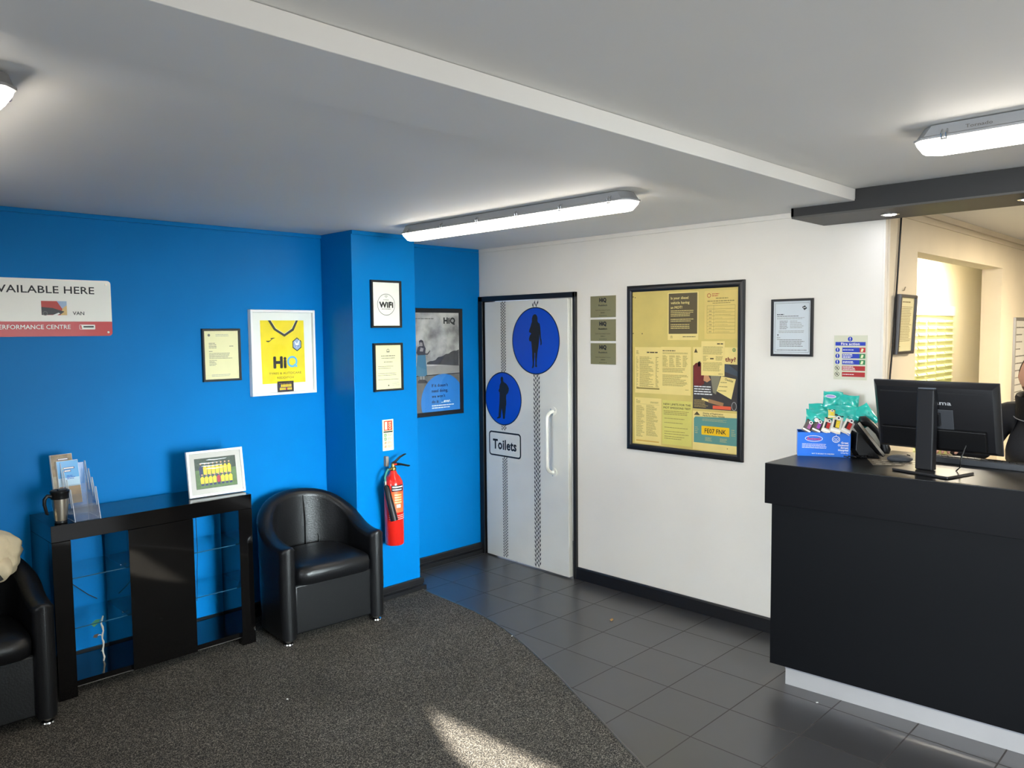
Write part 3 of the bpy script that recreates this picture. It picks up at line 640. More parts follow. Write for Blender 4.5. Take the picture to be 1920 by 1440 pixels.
# fire extinguisher instruction card
loc, rz, w_, h_ = at('P', -1.196, -1.110, 0.982, 1.184, 0.0015)
p = MB(M_lum); p.box(-w_/2, w_/2, -0.002, 0.0015, -h_/2, h_/2, M_lum); y = -0.002-EPS
p.rect(-.033, .030, .033, h_/2-.008, y, M_tredpr); p.rect(-.026, .036, -.006, h_/2-.014, y-EPS, M_lum)
p.text('CO2', 0, 0, .05, .018, 0, M_lum, .03, 'l', M=Matrix.Translation((.022, y-EPS, .036)) @ Matrix.Rotation(-PI/2, 4, 'Y'))
p.rect(-.036, .017, .036, .026, y, M_ink)
for i, m in enumerate((M_sgreen, M_sgreen, M_tredpr, M_tredpr)):
    z = .002-.025*i
    if i < 2: p.rect(-.031, z-.010, -.013, z+.008, y, m); p.disc(-.022, z-.001, .005, y-EPS, M_lum, n=10)
    else: p.ring(-.022, z-.001, .0095, .002, y, m, n=18); p.seg((-.028, z-.006), (-.016, z+.005), .002, y-EPS, m); p.disc(-.022, z-.001, .004, y, M_ink, n=8)
    p.lines(-.006, z-.010, .033, z+.009, 3, y, m, rag=.3, fill=.35, word=.01)
tag(p.build('instruction_card', None, loc, rz, smooth=False), 'red, green and cream extinguisher instruction card above the fire extinguisher', 'sign')

# tyre brand sign on the far left
sg_ = thing('wall_sign', 'white and red sign reading AVAILABLE HERE at the left edge', 'sign', (-3.19, 0, 1.890))
p = MB(M_signw); w_, h_ = 1.0, 0.291
p.prism_y(rrect(-w_/2, -h_/2, w_/2, h_/2, .018), -0.006, -0.001, M_signw); y = -0.006-EPS
bot = [q for q in rrect(-w_/2, -h_/2, w_/2, h_/2, .018) if q[1] < -.06]
p.poly([(-w_/2, -.070)]+sorted([q for q in bot if q[0] < 0], key=lambda q: -q[1])[0:]+sorted([q for q in bot if q[0] > 0], key=lambda q: q[1])+[(w_/2, -.070)], y, M_signred)
X_ = lambda a: a+3.19
p.text('AVAILABLE HERE', X_(-2.772), .074, .482, .038, y-EPS, M_ink, .012, 'r')
p.text('VAN', X_(-2.825), -.036, .054, .019, y-EPS, M_ink, .012, 'r')
p.text('PERFORMANCE CENTRE', X_(-2.893), -.108, .333, .0225, y-2*EPS, M_signw, .012, 'r')
px0, px1, pz0, pz1 = X_(-3.022), X_(-2.906), -.037, .034
p.rect(px0, pz0, px1, pz1, y-EPS, mat('photo red van', (176, 38, 30), .4)); p.poly([(px1-.045, pz1), (px1, pz1), (px1, pz0+.02), (px1-.02, pz0+.03)], y-2*EPS, mat('photo pale sky', (150, 172, 200), .4))
p.poly([(px1-.02, pz0+.035), (px1, pz0+.05), (px1, pz0), (px1-.03, pz0)], y-2.5*EPS, mat('photo sand', (206, 172, 110), .4))
p.poly([(px0, pz0+.04), (px0+.05, pz0+.036), (px1-.012, pz0+.018), (px1-.03, pz0+.004), (px0, pz0)], y-3*EPS, mat('photo tyre dark', (38, 34, 38), .4)); p.ring(px0+.016, pz0+.008, .011, .003, y-4*EPS, M_grey, n=14)
p.poly([(px0+.05, pz0), (px1-.04, pz0+.012), (px1-.032, pz0+.008), (px0+.07, pz0)], y-4*EPS, M_paper)
p.poly(rrect(X_(-2.851), -.111, X_(-2.775), -.086, .004), y-2*EPS, M_signw); p.poly([(X_(-2.848), -.109), (X_(-2.838), -.109), (X_(-2.842), -.088), (X_(-2.850), -.088)], y-3*EPS, M_signred); p.rect(X_(-2.832), -.101, X_(-2.782), -.093, y-3*EPS, M_ink)
p.build('panel', sg_, smooth=False)
for (a, b_, m) in ((-2.713, .125, M_steel), (-2.711, -.126, M_signw)):
    q = MB(m); q.tube([(X_(a), -.006, b_), (X_(a), -.010, b_)], .0055, n=14); q.build('screw', sg_)

# ------------------------------------------------------------------ white wall: plaques, noticeboard, notices
def plaque(label, z0, z1, years):
    loc, rz, w_, h_ = at('W', -1.111, -1.323, z0, z1)
    p = MB(M_plaque).box(-w_/2, w_/2, -.004, -.001, -h_/2, h_/2); p.cur = M_ink; y = -.004-EPS
    p.text('HiQ', 0, .032, .058, .026, y, M_ink, .06, 'c'); p.text('Redditch', 0, .004, .072, .011, y, M_ink, .02, 'c')
    p.text('Gold Accredited Centre', 0, -.027, .128, .0085, y, M_yinkd, 0, 'c')
    p.lines(-.018, -.045, .018, -.036, 1, y, M_yinkd, rag=0, fill=.5, word=.01)
    for i in range(5):
        s = .0042; cx, cz = -.026+.013*i, -.060
        p.poly([(cx+(s if k % 2 == 0 else s*.42)*math.sin(PI*k/5), cz+(s if k % 2 == 0 else s*.42)*math.cos(PI*k/5)) for k in range(10)], y, M_ink)
    tag(p.build('plaque', None, loc, rz, smooth=False), label, 'plaque', 'award plaques beside the toilet door')
plaque('brass award plaque beside the toilet door, top one of three', 1.835, 1.978, '')
plaque('brass award plaque beside the toilet door, middle one of three', 1.677, 1.821, '')
plaque('brass award plaque beside the toilet door, bottom one of three', 1.520, 1.662, '')

loc, rz, w_, h_ = at('W', -1.422, -2.252, 0.970, 2.032)
nbd = thing('noticeboard', 'large black framed noticeboard full of yellowed notices on the white wall', 'noticeboard', loc, rz)
ring_frame(w_, h_, 0.040, 0.018, M_frame, bow=True).build('frame', nbd, ang=0.5)
p = MB(M_yboard).box(-w_/2+.03, w_/2-.03, -.006, -.001, -h_/2+.03, h_/2-.03, M_yboard)
for a, b_ in ((-.37, .46), (-.355, .455), (-.37, .225), (-.30, .223), (.36, .225), (.363, .44)): p.disc(a, b_, .004, -.006-EPS, M_yinkd, n=10)
p.build('backing', nbd, smooth=False)
def notice(label, ya, yb, z0, z1, draw, lay=0, m=M_ypaper, name='notice', rot=0, W_off=-0.0070, group='notices on the noticeboard'):
    loc = (W_off-.0016*lay, -(ya+yb)/2, (z0+z1)/2); w_, h_ = yb-ya, z1-z0
    p = MB(m); p.box(-w_/2, w_/2, -.0008, 0, -h_/2, h_/2, m)
    draw(p, w_/2, h_/2, -.0008-EPS*.6)
    o = p.build(name, None, loc, RW, smooth=False); 
    if rot: o.rotation_euler = (0, rot, RW)
    return tag(o, label, 'notice', group)
e3 = EPS*.6
def dr_diesel(p, w_, h_, y):
    brown = mat('notice brown panel', (88, 76, 46), .5); p.rect(-w_+.007, -h_+.038, w_-.007, h_-.006, y, brown); y -= e3; x = -w_+.022
    for i, t in enumerate(('Is your diesel', 'vehicle having', 'an MOT?')): p.text(t, x, h_-.042-.029*i, None, .0165, y, M_ypaper, .018)
    p.lines(x, h_-.150, w_-.03, h_-.108, 4, y, M_ypaper, rag=.3, fill=.35); p.lines(x, h_-.182, w_-.03, h_-.160, 2, y, M_ypaper, rag=.3, fill=.35); p.lines(x, h_-.226, w_-.04, h_-.193, 3, y, M_ypaper, rag=.4, fill=.35)
    p.lines(.0, -h_+.016, w_-.018, -h_+.024, 1, y, M_yinkd, rag=0, fill=.5); p.lines(-w_+.02, -h_+.010, -w_+.045, -h_+.028, 3, y, M_yink, rag=.4)
notice('brown panelled notice asking Is your diesel vehicle having an MOT', 1.730, 1.947, 1.684, 1.977, dr_diesel)
def dr_table(p, w_, h_, y):
    p.ring(-w_+.030, h_-.028, .013, .004, y, mat('faded red ink', (176, 84, 50), .6), n=20); p.lines(-w_+.05, h_-.036, -w_+.10, h_-.014, 2, y, mat('faded red ink', (176, 84, 50), .6), rag=.3)
    p.lines(-w_*.3, h_-.05, w_*.45, h_-.042, 1, y, M_yink, rag=0, fill=.7); p.lines(-w_+.02, h_-.068, w_-.02, h_-.056, 1, y, M_yink, rag=0, fill=.5); p.lines(-w_*.5, h_-.078, w_*.6, h_-.070, 1, y, M_yink, rag=0, fill=.5)
    for i in range(9): z = h_-.088-.0205*i; p.rect(-w_+.018, z-.0008, w_-.014, z+.0008, y, M_yink)
    for x in (-w_+.018, -w_+.062, w_-.014): p.rect(x-.0008, h_-.088-.0205*8, x+.0008, h_-.088, y, M_yink)
    for i in range(7): z = h_-.100-.0205*(i+1); p.lines(-w_+.03, z-.003, -w_+.05, z+.003, 1, y, M_yinkd, rag=.2, fill=.5); p.lines(-w_+.07, z-.003, w_-.03, z+.001, 1, y, M_yink, rag=.6, fill=.4)
notice('yellowed table notice with a red round emblem, top right of the noticeboard', 1.989, 2.205, 1.690, 1.977, dr_table, m=M_ypaper2)
def dr_a(p, w_, h_, y):
    p.lines(-.01, h_-.038, w_-.03, h_-.028, 1, y, M_yinkd, rag=0, fill=.8, word=.03); p.lines(-w_+.01, h_-.045, -w_+.04, h_-.02, 3, y, M_yink, rag=.5)
    p.lines(-w_+.010, h_-.27, -w_+.030, h_-.060, 24, y, M_yink, rag=.8, fill=.35); p.lines(-w_+.036, h_-.255, w_-.055, h_-.060, 26, y, M_yink, rag=.4, fill=.4); p.lines(w_-.045, h_-.255, w_-.02, h_-.060, 22, y, M_yink, rag=.7, fill=.4)
    p.rect(-w_+.012, -h_+.026, w_-.016, -h_+.036, y, M_yink)
notice('yellowed small print sheet at the left of the noticeboard, above the two column sheet', 1.482, 1.686, 1.343, 1.638, dr_a)
def dr_b(p, w_, h_, y):
    p.lines(-w_+.012, h_-.028, .0, h_-.020, 1, y, M_yinkd, rag=0, fill=.7); p.lines(-w_+.012, h_-.045, w_-.02, h_-.034, 2, y, M_yink, rag=.1)
    for k in range(4): x = -w_+.012+.049*k; p.lines(x, h_-.125, x+.042, h_-.052, 10, y, M_yink, rag=.45, fill=.4)
    p.lines(-w_+.012, h_-.16, w_-.03, h_-.130, 4, y, M_yink, rag=.2); p.lines(-w_+.012, h_-.245, w_-.02, h_-.172, 10, y, M_yink, rag=.35); p.lines(w_-.04, -h_+.03, w_-.015, -h_+.036, 1, y, M_yink, rag=.1)
notice('yellowed small print sheet with four narrow columns, middle of the noticeboard', 1.682, 1.899, 1.344, 1.641, dr_b, lay=1)
def dr_c(p, w_, h_, y):
    p.disc(-w_+.017, h_-.014, .003, y, M_yinkd, n=8); p.lines(-w_+.012, h_-.036, -w_+.045, h_-.02, 3, y, M_yink, rag=.4); p.lines(.02, h_-.034, w_-.016, h_-.022, 2, y, M_yink, rag=.2)
    p.rect(-w_+.012, h_-.042, w_-.014, h_-.0412, y, M_yink)
    p.lines(-w_+.012, h_-.255, -.02, h_-.050, 24, y, M_yink, rag=.5, fill=.35); p.lines(-.012, h_-.245, w_-.016, h_-.045, 24, y, M_yink, rag=.5, fill=.35); p.rect(-w_+.012, -h_+.014, w_-.016, -h_+.022, y, mat('faded orange bar', (206, 160, 70), .6))
notice('pale two column sheet in the bottom left corner of the noticeboard', 1.480, 1.684, 1.016, 1.313, dr_c)
def dr_d(p, w_, h_, y):
    p.text('NEW LIMITS FOR THE', 0, h_-.030, .196, .0125, y, M_yinkd, .02, 'c'); p.text('MOT EMISSIONS TEST', 0, h_-.052, .196, .0125, y, M_yinkd, .02, 'c')
    p.lines(-w_+.010, h_-.092, w_-.01, h_-.062, 3, y, M_yink, rag=.15, fill=.4, word=.02)
    for z in (.118, .145, .175, .20, .215, .232, .245): p.lines(-w_+.015, h_-z, w_-.02, h_-z+.009, 1, y, M_yink, rag=.4, fill=.4)
notice('greenish yellow notice reading NEW LIMITS FOR THE MOT EMISSIONS TEST', 1.693, 1.906, 1.028, 1.306, dr_d, m=M_ypaper3)
def dr_worthy(p, w_, h_, y):
    P = lambda a, b_: (a-2.062, b_-1.453)   # wall coordinates -> local
    p.poly([P(1.913, 1.53), P(2.05, 1.545), P(2.212, 1.54), P(2.212, 1.267), P(1.913, 1.267)], y, mat('poster charcoal', (66, 60, 56), .45, noise=.25, nscale=12)); y -= e3
    p.poly([P(1.918, 1.53), P(1.932, 1.585-.04), P(1.99, 1.55), P(1.99, 1.42), P(1.955, 1.40), P(1.918, 1.41)], y, mat('poster maroon coat', (116, 42, 34), .45, noise=.2, nscale=20))
    p.poly([P(1.945, 1.55), P(1.962, 1.556), P(1.97, 1.53), P(1.95, 1.522)], y, M_ink)
    p.poly([P(1.99, 1.48), P(2.02, 1.47), P(2.035, 1.445), P(2.01, 1.43), P(1.985, 1.44)], y, mat('poster skin tone', (196, 140, 96), .45))
    p.poly([P(2.12, 1.54), P(2.15, 1.54), P(2.21, 1.50), P(2.21, 1.47), P(2.12, 1.50)], y, mat('poster car grey', (70, 78, 84), .35))
    p.poly([P(2.03, 1.49), P(2.10, 1.47), P(2.07, 1.36), P(2.05, 1.37)], y, mat('poster windscreen', (130, 124, 100), .35))
    y -= e3; p.poly([P(2.105, 1.47), P(2.20, 1.455), P(2.172, 1.335), P(2.075, 1.38)], y, M_ypaper)
    R_ = Matrix.Translation((P(2.128, 1.448)[0], y-e3, P(2.128, 1.448)[1])) @ Matrix.Rotation(math.radians(14), 4, 'Y')
    p.text('Checklist', 0, 0, .055, .014, 0, M_yinkd, .02, 'l', M=R_)
    for k, z in enumerate((1.43, 1.405, 1.38)): p.lines(P(2.10-.008*k, 0)[0], P(0, z)[1], P(2.155, 0)[0], P(0, z+.006)[1], 1, y-e3, M_yinkd, rag=.3, fill=.5)
    p.poly([P(1.975, 1.335), P(2.02, 1.325), P(2.02, 1.312), P(1.975, 1.322)], y, M_ypaper); p.seg(P(2.02, 1.32), P(2.12, 1.30), .022, y, mat('poster bumper', (160, 120, 80), .4)); p.ring(P(2.19, 0)[0], P(0, 1.295)[1], .017, .004, y, M_lgrey, rz=.026, n=20)
    p.rect(P(2.05, 0)[0], P(0, 1.272)[1], P(2.17, 0)[0], P(0, 1.292)[1], y, mat('poster salmon bar', (222, 92, 58), .45))
    p.lines(P(1.922, 0)[0], P(0, 1.350)[1], P(2.045, 0)[0], P(0, 1.410)[1], 4, y-e3, M_paper, rag=.1, fill=.42, word=.03); p.lines(P(1.922, 0)[0], P(0, 1.275)[1], P(2.02, 0)[0], P(0, 1.325)[1], 6, y-e3, M_ypaper2, rag=.3, fill=.25)
    p.text('thy?', P(2.130, 0)[0], P(0, 1.558)[1], .068, .026, y, mat('maroon ink', (122, 18, 26), .5), .03)
    p.ring(P(2.187, 0)[0], P(0, 1.626)[1], .011, .004, y, M_sgreen, n=18); p.disc(P(2.187, 0)[0], P(0, 1.626)[1], .004, y, M_yinkd, n=8)
    p.poly([P(1.92, 1.608), P(1.945, 1.608), P(1.932, 1.634)], y, M_yinkd)
notice('colour poster with a maroon coated figure, a car and a checklist', 1.912, 2.212, 1.265, 1.641, dr_worthy)
def dr_e(p, w_, h_, y):
    p.lines(w_-.05, h_-.020, w_-.01, h_-.011, 1, y, M_yinkd, rag=0, fill=.8, word=.03); p.lines(-w_+.012, h_-.08, w_-.01, h_-.030, 8, y, M_yink, rag=.1, fill=.4); p.lines(-w_+.012, h_-.12, -w_+.05, h_-.086, 6, y, M_yink, rag=.5, fill=.4); p.rect(-.018, h_-.108, .006, h_-.1, y, M_yinkd)
    p.lines(-.02+.04, h_-.115, w_-.01, h_-.088, 5, y, M_yink, rag=.2); p.lines(-w_+.012, h_-.18, w_-.012, h_-.125, 9, y, M_yink, rag=.2, fill=.4); p.lines(w_-.04, -h_+.008, w_-.01, -h_+.014, 1, y, M_yinkd, rag=0)
notice('small yellowed typed sheet overlapping the top of the colour poster', 1.970, 2.126, 1.471, 1.677, dr_e, lay=1)
def dr_plate(p, w_, h_, y):
    P = lambda a, b_: (a-2.065, b_-1.130)
    p.poly([P(*q) for q in [(1.922, 1.056), (2.214, 1.056), (2.214, 1.222), (1.932, 1.214), (1.922, 1.204)]], y, mat('poster teal panel', (92, 142, 132), .45)); y -= e3
    p.poly([P(1.922, 1.224), P(1.965, 1.224), P(1.943, 1.246)], y, M_yinkd)
    p.text('Display of Registration', P(1.985, 0)[0], P(0, 1.234)[1], .135, .0095, y, M_yinkd, .02); p.text('Marks for Motor Vehicles', P(1.985, 0)[0], P(0, 1.220)[1], .145, .0095, y, M_yinkd, .02)
    p.lines(P(1.98, 0)[0], P(0, 1.19)[1], P(2.15, 0)[0], P(0, 1.207)[1], 3, y, M_ypaper2, rag=.2, fill=.2)
    p.poly(rrect(P(1.975, 0)[0], P(0, 1.107)[1], P(2.162, 0)[0], P(0, 1.161)[1], .005), y, mat('number plate yellow', (240, 190, 20), .4)); p.text('FE07 FNK', P(2.069, 0)[0], P(0, 1.119)[1], .142, .029, y-e3, M_ink, .01, 'c')
    for a in (1.93, 2.175): p.lines(P(a, 0)[0], P(0, 1.11)[1], P(a+.03, 0)[0], P(0, 1.155)[1], 4, y, M_ypaper2, rag=.4, fill=.2)
    for a in (2.0, 2.10): p.lines(P(a, 0)[0], P(0, 1.07)[1], P(a+.05, 0)[0], P(0, 1.095)[1], 4, y, M_ypaper2, rag=.2, fill=.25)
    p.disc(P(2.15, 0)[0], P(0, 1.036)[1], .003, y, M_yinkd, n=8)
notice('teal and cream poster with yellow number plate FE07 FNK', 1.914, 2.214, 1.015, 1.253, dr_plate, lay=0)

def d_typed(p, x0, z0, x1, z1, y):
    p.rect(x0-.003, z0-.003, x1+.003, z1+.003, y, mat('cool white sheet', (214, 218, 222), .5, coat=.2)); y -= EPS
    for a, b_, c2, d in ((x0+.008, z0+.01, x1-.008, z0+.0115), (x0+.008, z1-.0115, x1-.008, z1-.01), (x0+.008, z0+.01, x0+.0095, z1-.01), (x1-.0095, z0+.01, x1-.008, z1-.01)): p.rect(a, b_, c2, d, y, M_grey)
    q = [(.0, .012), (.012, 0), (0, -.012), (-.012, 0)]; p.poly([(x1-.035+a, z1-.038+b_) for a, b_ in [(-.014, .004), (.002, .013), (.014, -.003), (-.001, -.013)]], y, M_ink); p.seg((x1-.042, z1-.038), (x1-.028, z1-.036), .004, y-EPS, M_paper)
    p.lines(x0+.02, z1-.076, x0+.06, z1-.068, 1, y, M_ink, rag=0, fill=.6); p.lines(x0+.02, z1-.086, x1-.06, z1-.078, 1, y, M_grey, rag=.1); p.lines(x0+.02, z1-.100, x1-.03, z1-.088, 2, y, M_lgrey, rag=.1)
    p.lines(x0+.035, z1-.155, x0+.085, z1-.105, 7, y, M_grey, rag=.2, fill=.35); p.lines(x0+.095, z1-.150, x1-.03, z1-.105, 5, y, M_lgrey, rag=.6, fill=.35); p.lines(x0+.03, z1-.175, x1-.03, z1-.160, 2, y, M_lgrey, rag=.1)
    p.poly([(x0+.022, z1-.182), (x0+.03, z1-.182), (x0+.026, z1-.193)], y, M_ink); p.lines(x0+.02, z1-.215, x0+.04, z1-.195, 2, y, M_lgrey); p.lines(x0+.035, z1-.252, x1-.03, z1-.208, 5, y, M_grey, rag=.15, fill=.35); p.lines(x0+.02, z0+.018, x1-.02, z0+.026, 1, y, M_grey, rag=0)
loc, rz, w_, h_ = at('W', -2.417, -2.655, 1.594, 1.911)
picture('certificate_frame', 'black framed typed white sheet on the white wall right of the noticeboard', 'framed certificate', loc, rz, w_, h_, 0.013, 0.02, M_frame, d_typed)

loc, rz, w_, h_ = at('W', -2.768, -2.939, 1.476, 1.709, .001)
p = MB(M_lum); fa = mat('fire sign grey cream', (206, 204, 178), .4, coat=.2); p.box(-w_/2, w_/2, -.002, .001, -h_/2, h_/2, fa); y = -.002-EPS; x0, z1 = -w_/2, h_/2; sx, sz = w_/64., h_/84.
sb = mat('fire sign blue', (14, 50, 168), .4); sr = mat('fire sign red', (170, 24, 24), .4)
def exc(cx, cz, r): p.disc(cx, cz, r, y, sb, n=22); p.seg((cx, cz+r*.7), (cx, cz-r*.15), r*.32, y-EPS, M_paper); p.disc(cx, cz-r*.55, r*.17, y-EPS, M_paper, n=8)
exc(x0+31.5*sx, z1-7*sz, 4.6*sx)
p.rect(x0+2.8*sx, z1-19.5*sz, x0+61*sx, z1-12.5*sz, y, sb); p.text('Fire action', 0, z1-18.2*sz, 36*sx, 4.6*sz, y-EPS, M_paper, .025, 'c')
for i, (c2, t) in enumerate(((sb, 1), (sb, 3), (sb, 2), (sr, 3), (sr, 1))):
    zc = z1-(27.5+11.6*i)*sz
    if i < 3: exc(x0+7.3*sx, zc, 4.4*sx)
    else: p.ring(x0+7*sx, zc, 4.6*sx, .9*sx, y, M_yinkd, n=22); p.seg((x0+4*sx, zc+3*sz), (x0+10*sx, zc-3*sz), .9*sx, y, M_yinkd); p.disc(x0+7*sx, zc, 1.6*sx, y-EPS, M_ink, n=8)
    p.rect(x0+16.5*sx, zc-4.4*sz, x0+61*sx, zc+4.4*sz, y, c2)
    p.lines(x0+18*sx, zc-(1.3*t)*sz, x0+(47 if i > 2 else 41)*sx, zc+(1.3*t)*sz, t, y-EPS, M_paper, rag=.35, fill=.5, word=.012)
    if i < 3: p.rect(x0+50*sx, zc-4.4*sz, x0+61*sx, zc+4.4*sz, y-EPS, (M_signred, M_sgreen, M_sgreen)[i]); p.poly([(x0+52*sx, zc-3*sz), (x0+56*sx, zc-3.5*sz), (x0+58*sx, zc+2*sz), (x0+54*sx, zc+3*sz)], y-2*EPS, M_lum)
tag(p.build('fire_action_sign', None, loc, rz, smooth=False), 'Fire action sign with blue and red bands on the white wall', 'sign')

# ------------------------------------------------------------------ fire extinguisher
ex = thing('fire_extinguisher', 'red carbon dioxide fire extinguisher hanging on the blue pillar', 'fire extinguisher', (-1.176, -0.432, 0.385))
R_ = 0.062
MB(M_red).lathe([(0.02, .004), (R_-.006, 0), (R_, .008), (R_, .385), (R_-.004, .41), (R_-.018, .438), (R_-.036, .458), (.022, .470), (.018, .478)], n=40).build('cylinder', ex)
lb = MB(M_ink)
def cyl_patch(a0, a1, z0, z1, r, m, n=10):
    v = []
    for i in range(n+1):
        a = a0+(a1-a0)*i/n; v += [(r*math.sin(a), -r*math.cos(a), z0), (r*math.sin(a), -r*math.cos(a), z1)]
    lb.add(v, [(2*i, 2*i+2, 2*i+3, 2*i+1) for i in range(n)], m)
A = -0.5
cyl_patch(A-.35, A+1.05, .352, .392, R_+.0006, M_ink); cyl_patch(A-.25, A+.95, .376, .384, R_+.0012, M_paper); cyl_patch(A-.25, A+.8, .360, .366, R_+.0012, M_paper)
cyl_patch(A-.35, A+1.05, .215, .350, R_+.0006, mat('extinguisher orange label', (206, 96, 44), .4))
for k in range(4): cyl_patch(A-.05, A+.75, .325-.016*k, .333-.016*k, R_+.0012, mat('label gold', (224, 190, 130), .4))
cyl_patch(A+.15, A+.6, .247, .268, R_+.0012, M_paper)
for k in range(3): cyl_patch(A-.7, A+1.3, .195-.012*k, .198-.012*k, R_+.0008, mat('label pale pink', (240, 190, 180), .5))
lb.build('label', ex)
vz = .478
v = MB(M_brass); v.lathe([(.015, vz), (.02, vz+.004), (.02, vz+.02), (.013, vz+.026), (.012, vz+.045), (.002, vz+.046)], n=20); v.tube([(0, 0, vz+.012), (-.045, -.006, vz+.012)], .007, n=10); vv = v.build('valve', ex)
hd = MB(M_blkpl)
hd.tube([(-.006, 0, vz+.036), (.02, -.002, vz+.040), (.06, -.008, vz+.034), (.112, -.014, vz+.018), (.122, -.016, vz+.018)], [.009, .009, .007, .0065, .004], n=8)
hd.build('carrying_handle', vv)
hd = MB(M_blkpl); hd.tube([(-.006, 0, vz+.046), (.02, -.002, vz+.058), (.05, -.006, vz+.082), (.085, -.010, vz+.096), (.096, -.011, vz+.097)], [.008, .008, .007, .006, .004], n=8); hd.build('squeeze_lever', vv)
MB(M_red).tube([(-.004, -.014, vz+.040), (.012, -.022, vz+.042)], .006, n=8).build('safety_pin', vv)
MB(mat('grey wall bracket', (130, 120, 112), .5)).box(-.014, .008, .055, .0815, vz+.02, vz+.085).build('bracket', ex, smooth=False, bevel=.002)
MB(M_green).tube([(-.043, -.006, vz+.012), (-.062, -.012, vz-.002), (-.078, -.018, vz-.03), (-.080, -.022, vz-.058)], .0075, n=10).build('hose', vv)
MB(M_steel).tube([(-.080, -.022, vz-.056), (-.079, -.023, vz-.088)], [.010, .008], n=12).build('hose_coupling', ex)
MB(M_blkpl2).tube([(-.079, -.023, vz-.085), (-.077, -.028, vz-.092), (-.058, -.058, vz-.24), (-.048, -.068, vz-.305)], [.012, .019, .023, .025], n=18).build('discharge_horn', ex)

# ------------------------------------------------------------------ armchairs
def tub_chair(name, label, loc, rz):
    r = thing(name, label, 'armchair', loc, rz, 'black leather tub chairs along the blue wall')
    hw, th, yf = 0.284, 0.045, -0.235     # half width of the centre line, half thickness, arm front
    def plan(t):   # t 0..1 around the U, returns point and outward normal
        st_ = 0.20; L1 = abs(yf+0.015); a = 0.292; arc = PI*0.258; tot = 2*L1+arc; d = t*tot
        if d < L1: return Vector((-hw, yf+d, 0)), Vector((-1, 0, 0))
        if d > tot-L1: return Vector((hw, yf+(tot-d), 0)), Vector((1, 0, 0))
        u = (d-L1)/arc*PI; p = Vector((-hw*math.cos(u), -0.015+0.232*math.sin(u), 0)); nrm = Vector((-math.cos(u)/hw, math.sin(u)/0.232, 0)).normalized(); return p, nrm
    def top(t):
        s = math.sin(PI*t)**2; k = s*s*(3-2*s); k = .55*s+.45*k; return 0.560+0.216*k
    def lean(t): return 0.018*math.sin(PI*t)**2
    def ring(t, sc=1, adv=0, dz=0):
        p, nn = plan(t); tp = top(t)-dz; w_ = th*sc; out = []
        if adv: p = p+Vector((0, -adv, 0))
        prof = []
        K = 8
        for i in range(6): z = 0.035+(tp-w_-0.035)*i/5; prof.append((w_*(0.90+0.10*min(1, i/2)), z))
        for i in range(1, K): a = PI*i/K; prof.append((w_*1.10*math.cos(a), tp-w_+w_*math.sin(a)))
        for i in range(6): z = (tp-w_)-(tp-w_-0.035)*i/5; prof.append((-w_*(1.0-0.06*i/5), z))
        for o, z in prof:
            ln = lean(t)*max(0, (z-0.4))/0.35
            out.append(p+nn*(o+ln)+Vector((0, 0, z)))
        return out
    N = 44; rs = [ring(0, math.cos(PI/2*k/6)+.02, th*math.sin(PI/2*k/6)*1.0, 0.012*(1-math.cos(PI/2*k/6))) for k in range(6, 0, -1)]
    rs += [ring(i/N) for i in range(N+1)]
    rs += [ring(1, math.cos(PI/2*k/6)+.02, th*math.sin(PI/2*k/6)*1.0, 0.012*(1-math.cos(PI/2*k/6))) for k in range(1, 7)]
    MB(M_leather).rings(rs).build('shell', r, ang=1.2)
    # seat cushion: bulged front, rounded rim
    def seatring(z, inset, bul):
        out = []
        for i in range(40):
            a = 2*PI*i/40; x = math.cos(a); y = math.sin(a)
            e = 0.42 if y > 0 else 0.24
            X_ = math.copysign(abs(x)**e, x)*(0.240-inset); Y_ = math.copysign(abs(y)**e, y)
            Y_ = 0.0+Y_*((0.185 if Y_ > 0 else 0.285)-inset)
            if y < 0: Y_ -= bul*(1-(X_/0.24)**2)
            out.append(Vector((X_, Y_, z+0.012*(1-(X_/.24)**2)*(1 if inset > .05 else .35)))) 
        return out
    MB(M_leather).rings([seatring(.325, .012, .010), seatring(.335, 0, .018), seatring(.385, -.004, .024), seatring(.415, .002, .022), seatring(.430, .022, .014), seatring(.437, .07, .0), seatring(.440, .15, 0)]).build('seat_cushion', r, ang=1.3)
    MB(M_leather).box(-.246, .246, -.248, .16, .045, .330).build('base_panel', r, bevel=.012)
    # vertical seam and pleats on the inner back
    s = MB(M_leather)
    for u, zt in ((-.17, .52), (.03, .74), (.11, .51)):
        a = math.asin(max(-1, min(1, u/hw))); y = -0.015+0.232*math.cos(a)-th-0.001
        s = MB(M_leather); s.tube([(u, y-.004, .43), (u+.004, y-.002, (.43+zt)/2), (u-.002, y+.012, zt)], [.005, .004, .0015], n=6)
        s.build('back_seam', r)
    for x, y in ((-.285, -.235), (.285, -.235), (-.20, .18), (.20, .18)):
        MB(M_chrome).lathe([(.016, .036), (.016, .014), (.027, .010), (.029, .004), (.027, 0)], (x, y), n=20).build('foot', r)
    return r
tub_chair('tub_chair', 'black leather tub chair between the glossy cabinet and the blue pillar', (-1.722, -0.358, 0.0065), math.radians(-4))
tub_chair('tub_chair', 'black leather tub chair with a beige bundle on it, cut by the left edge', (-3.500, -0.330, 0.0065), math.radians(-2))

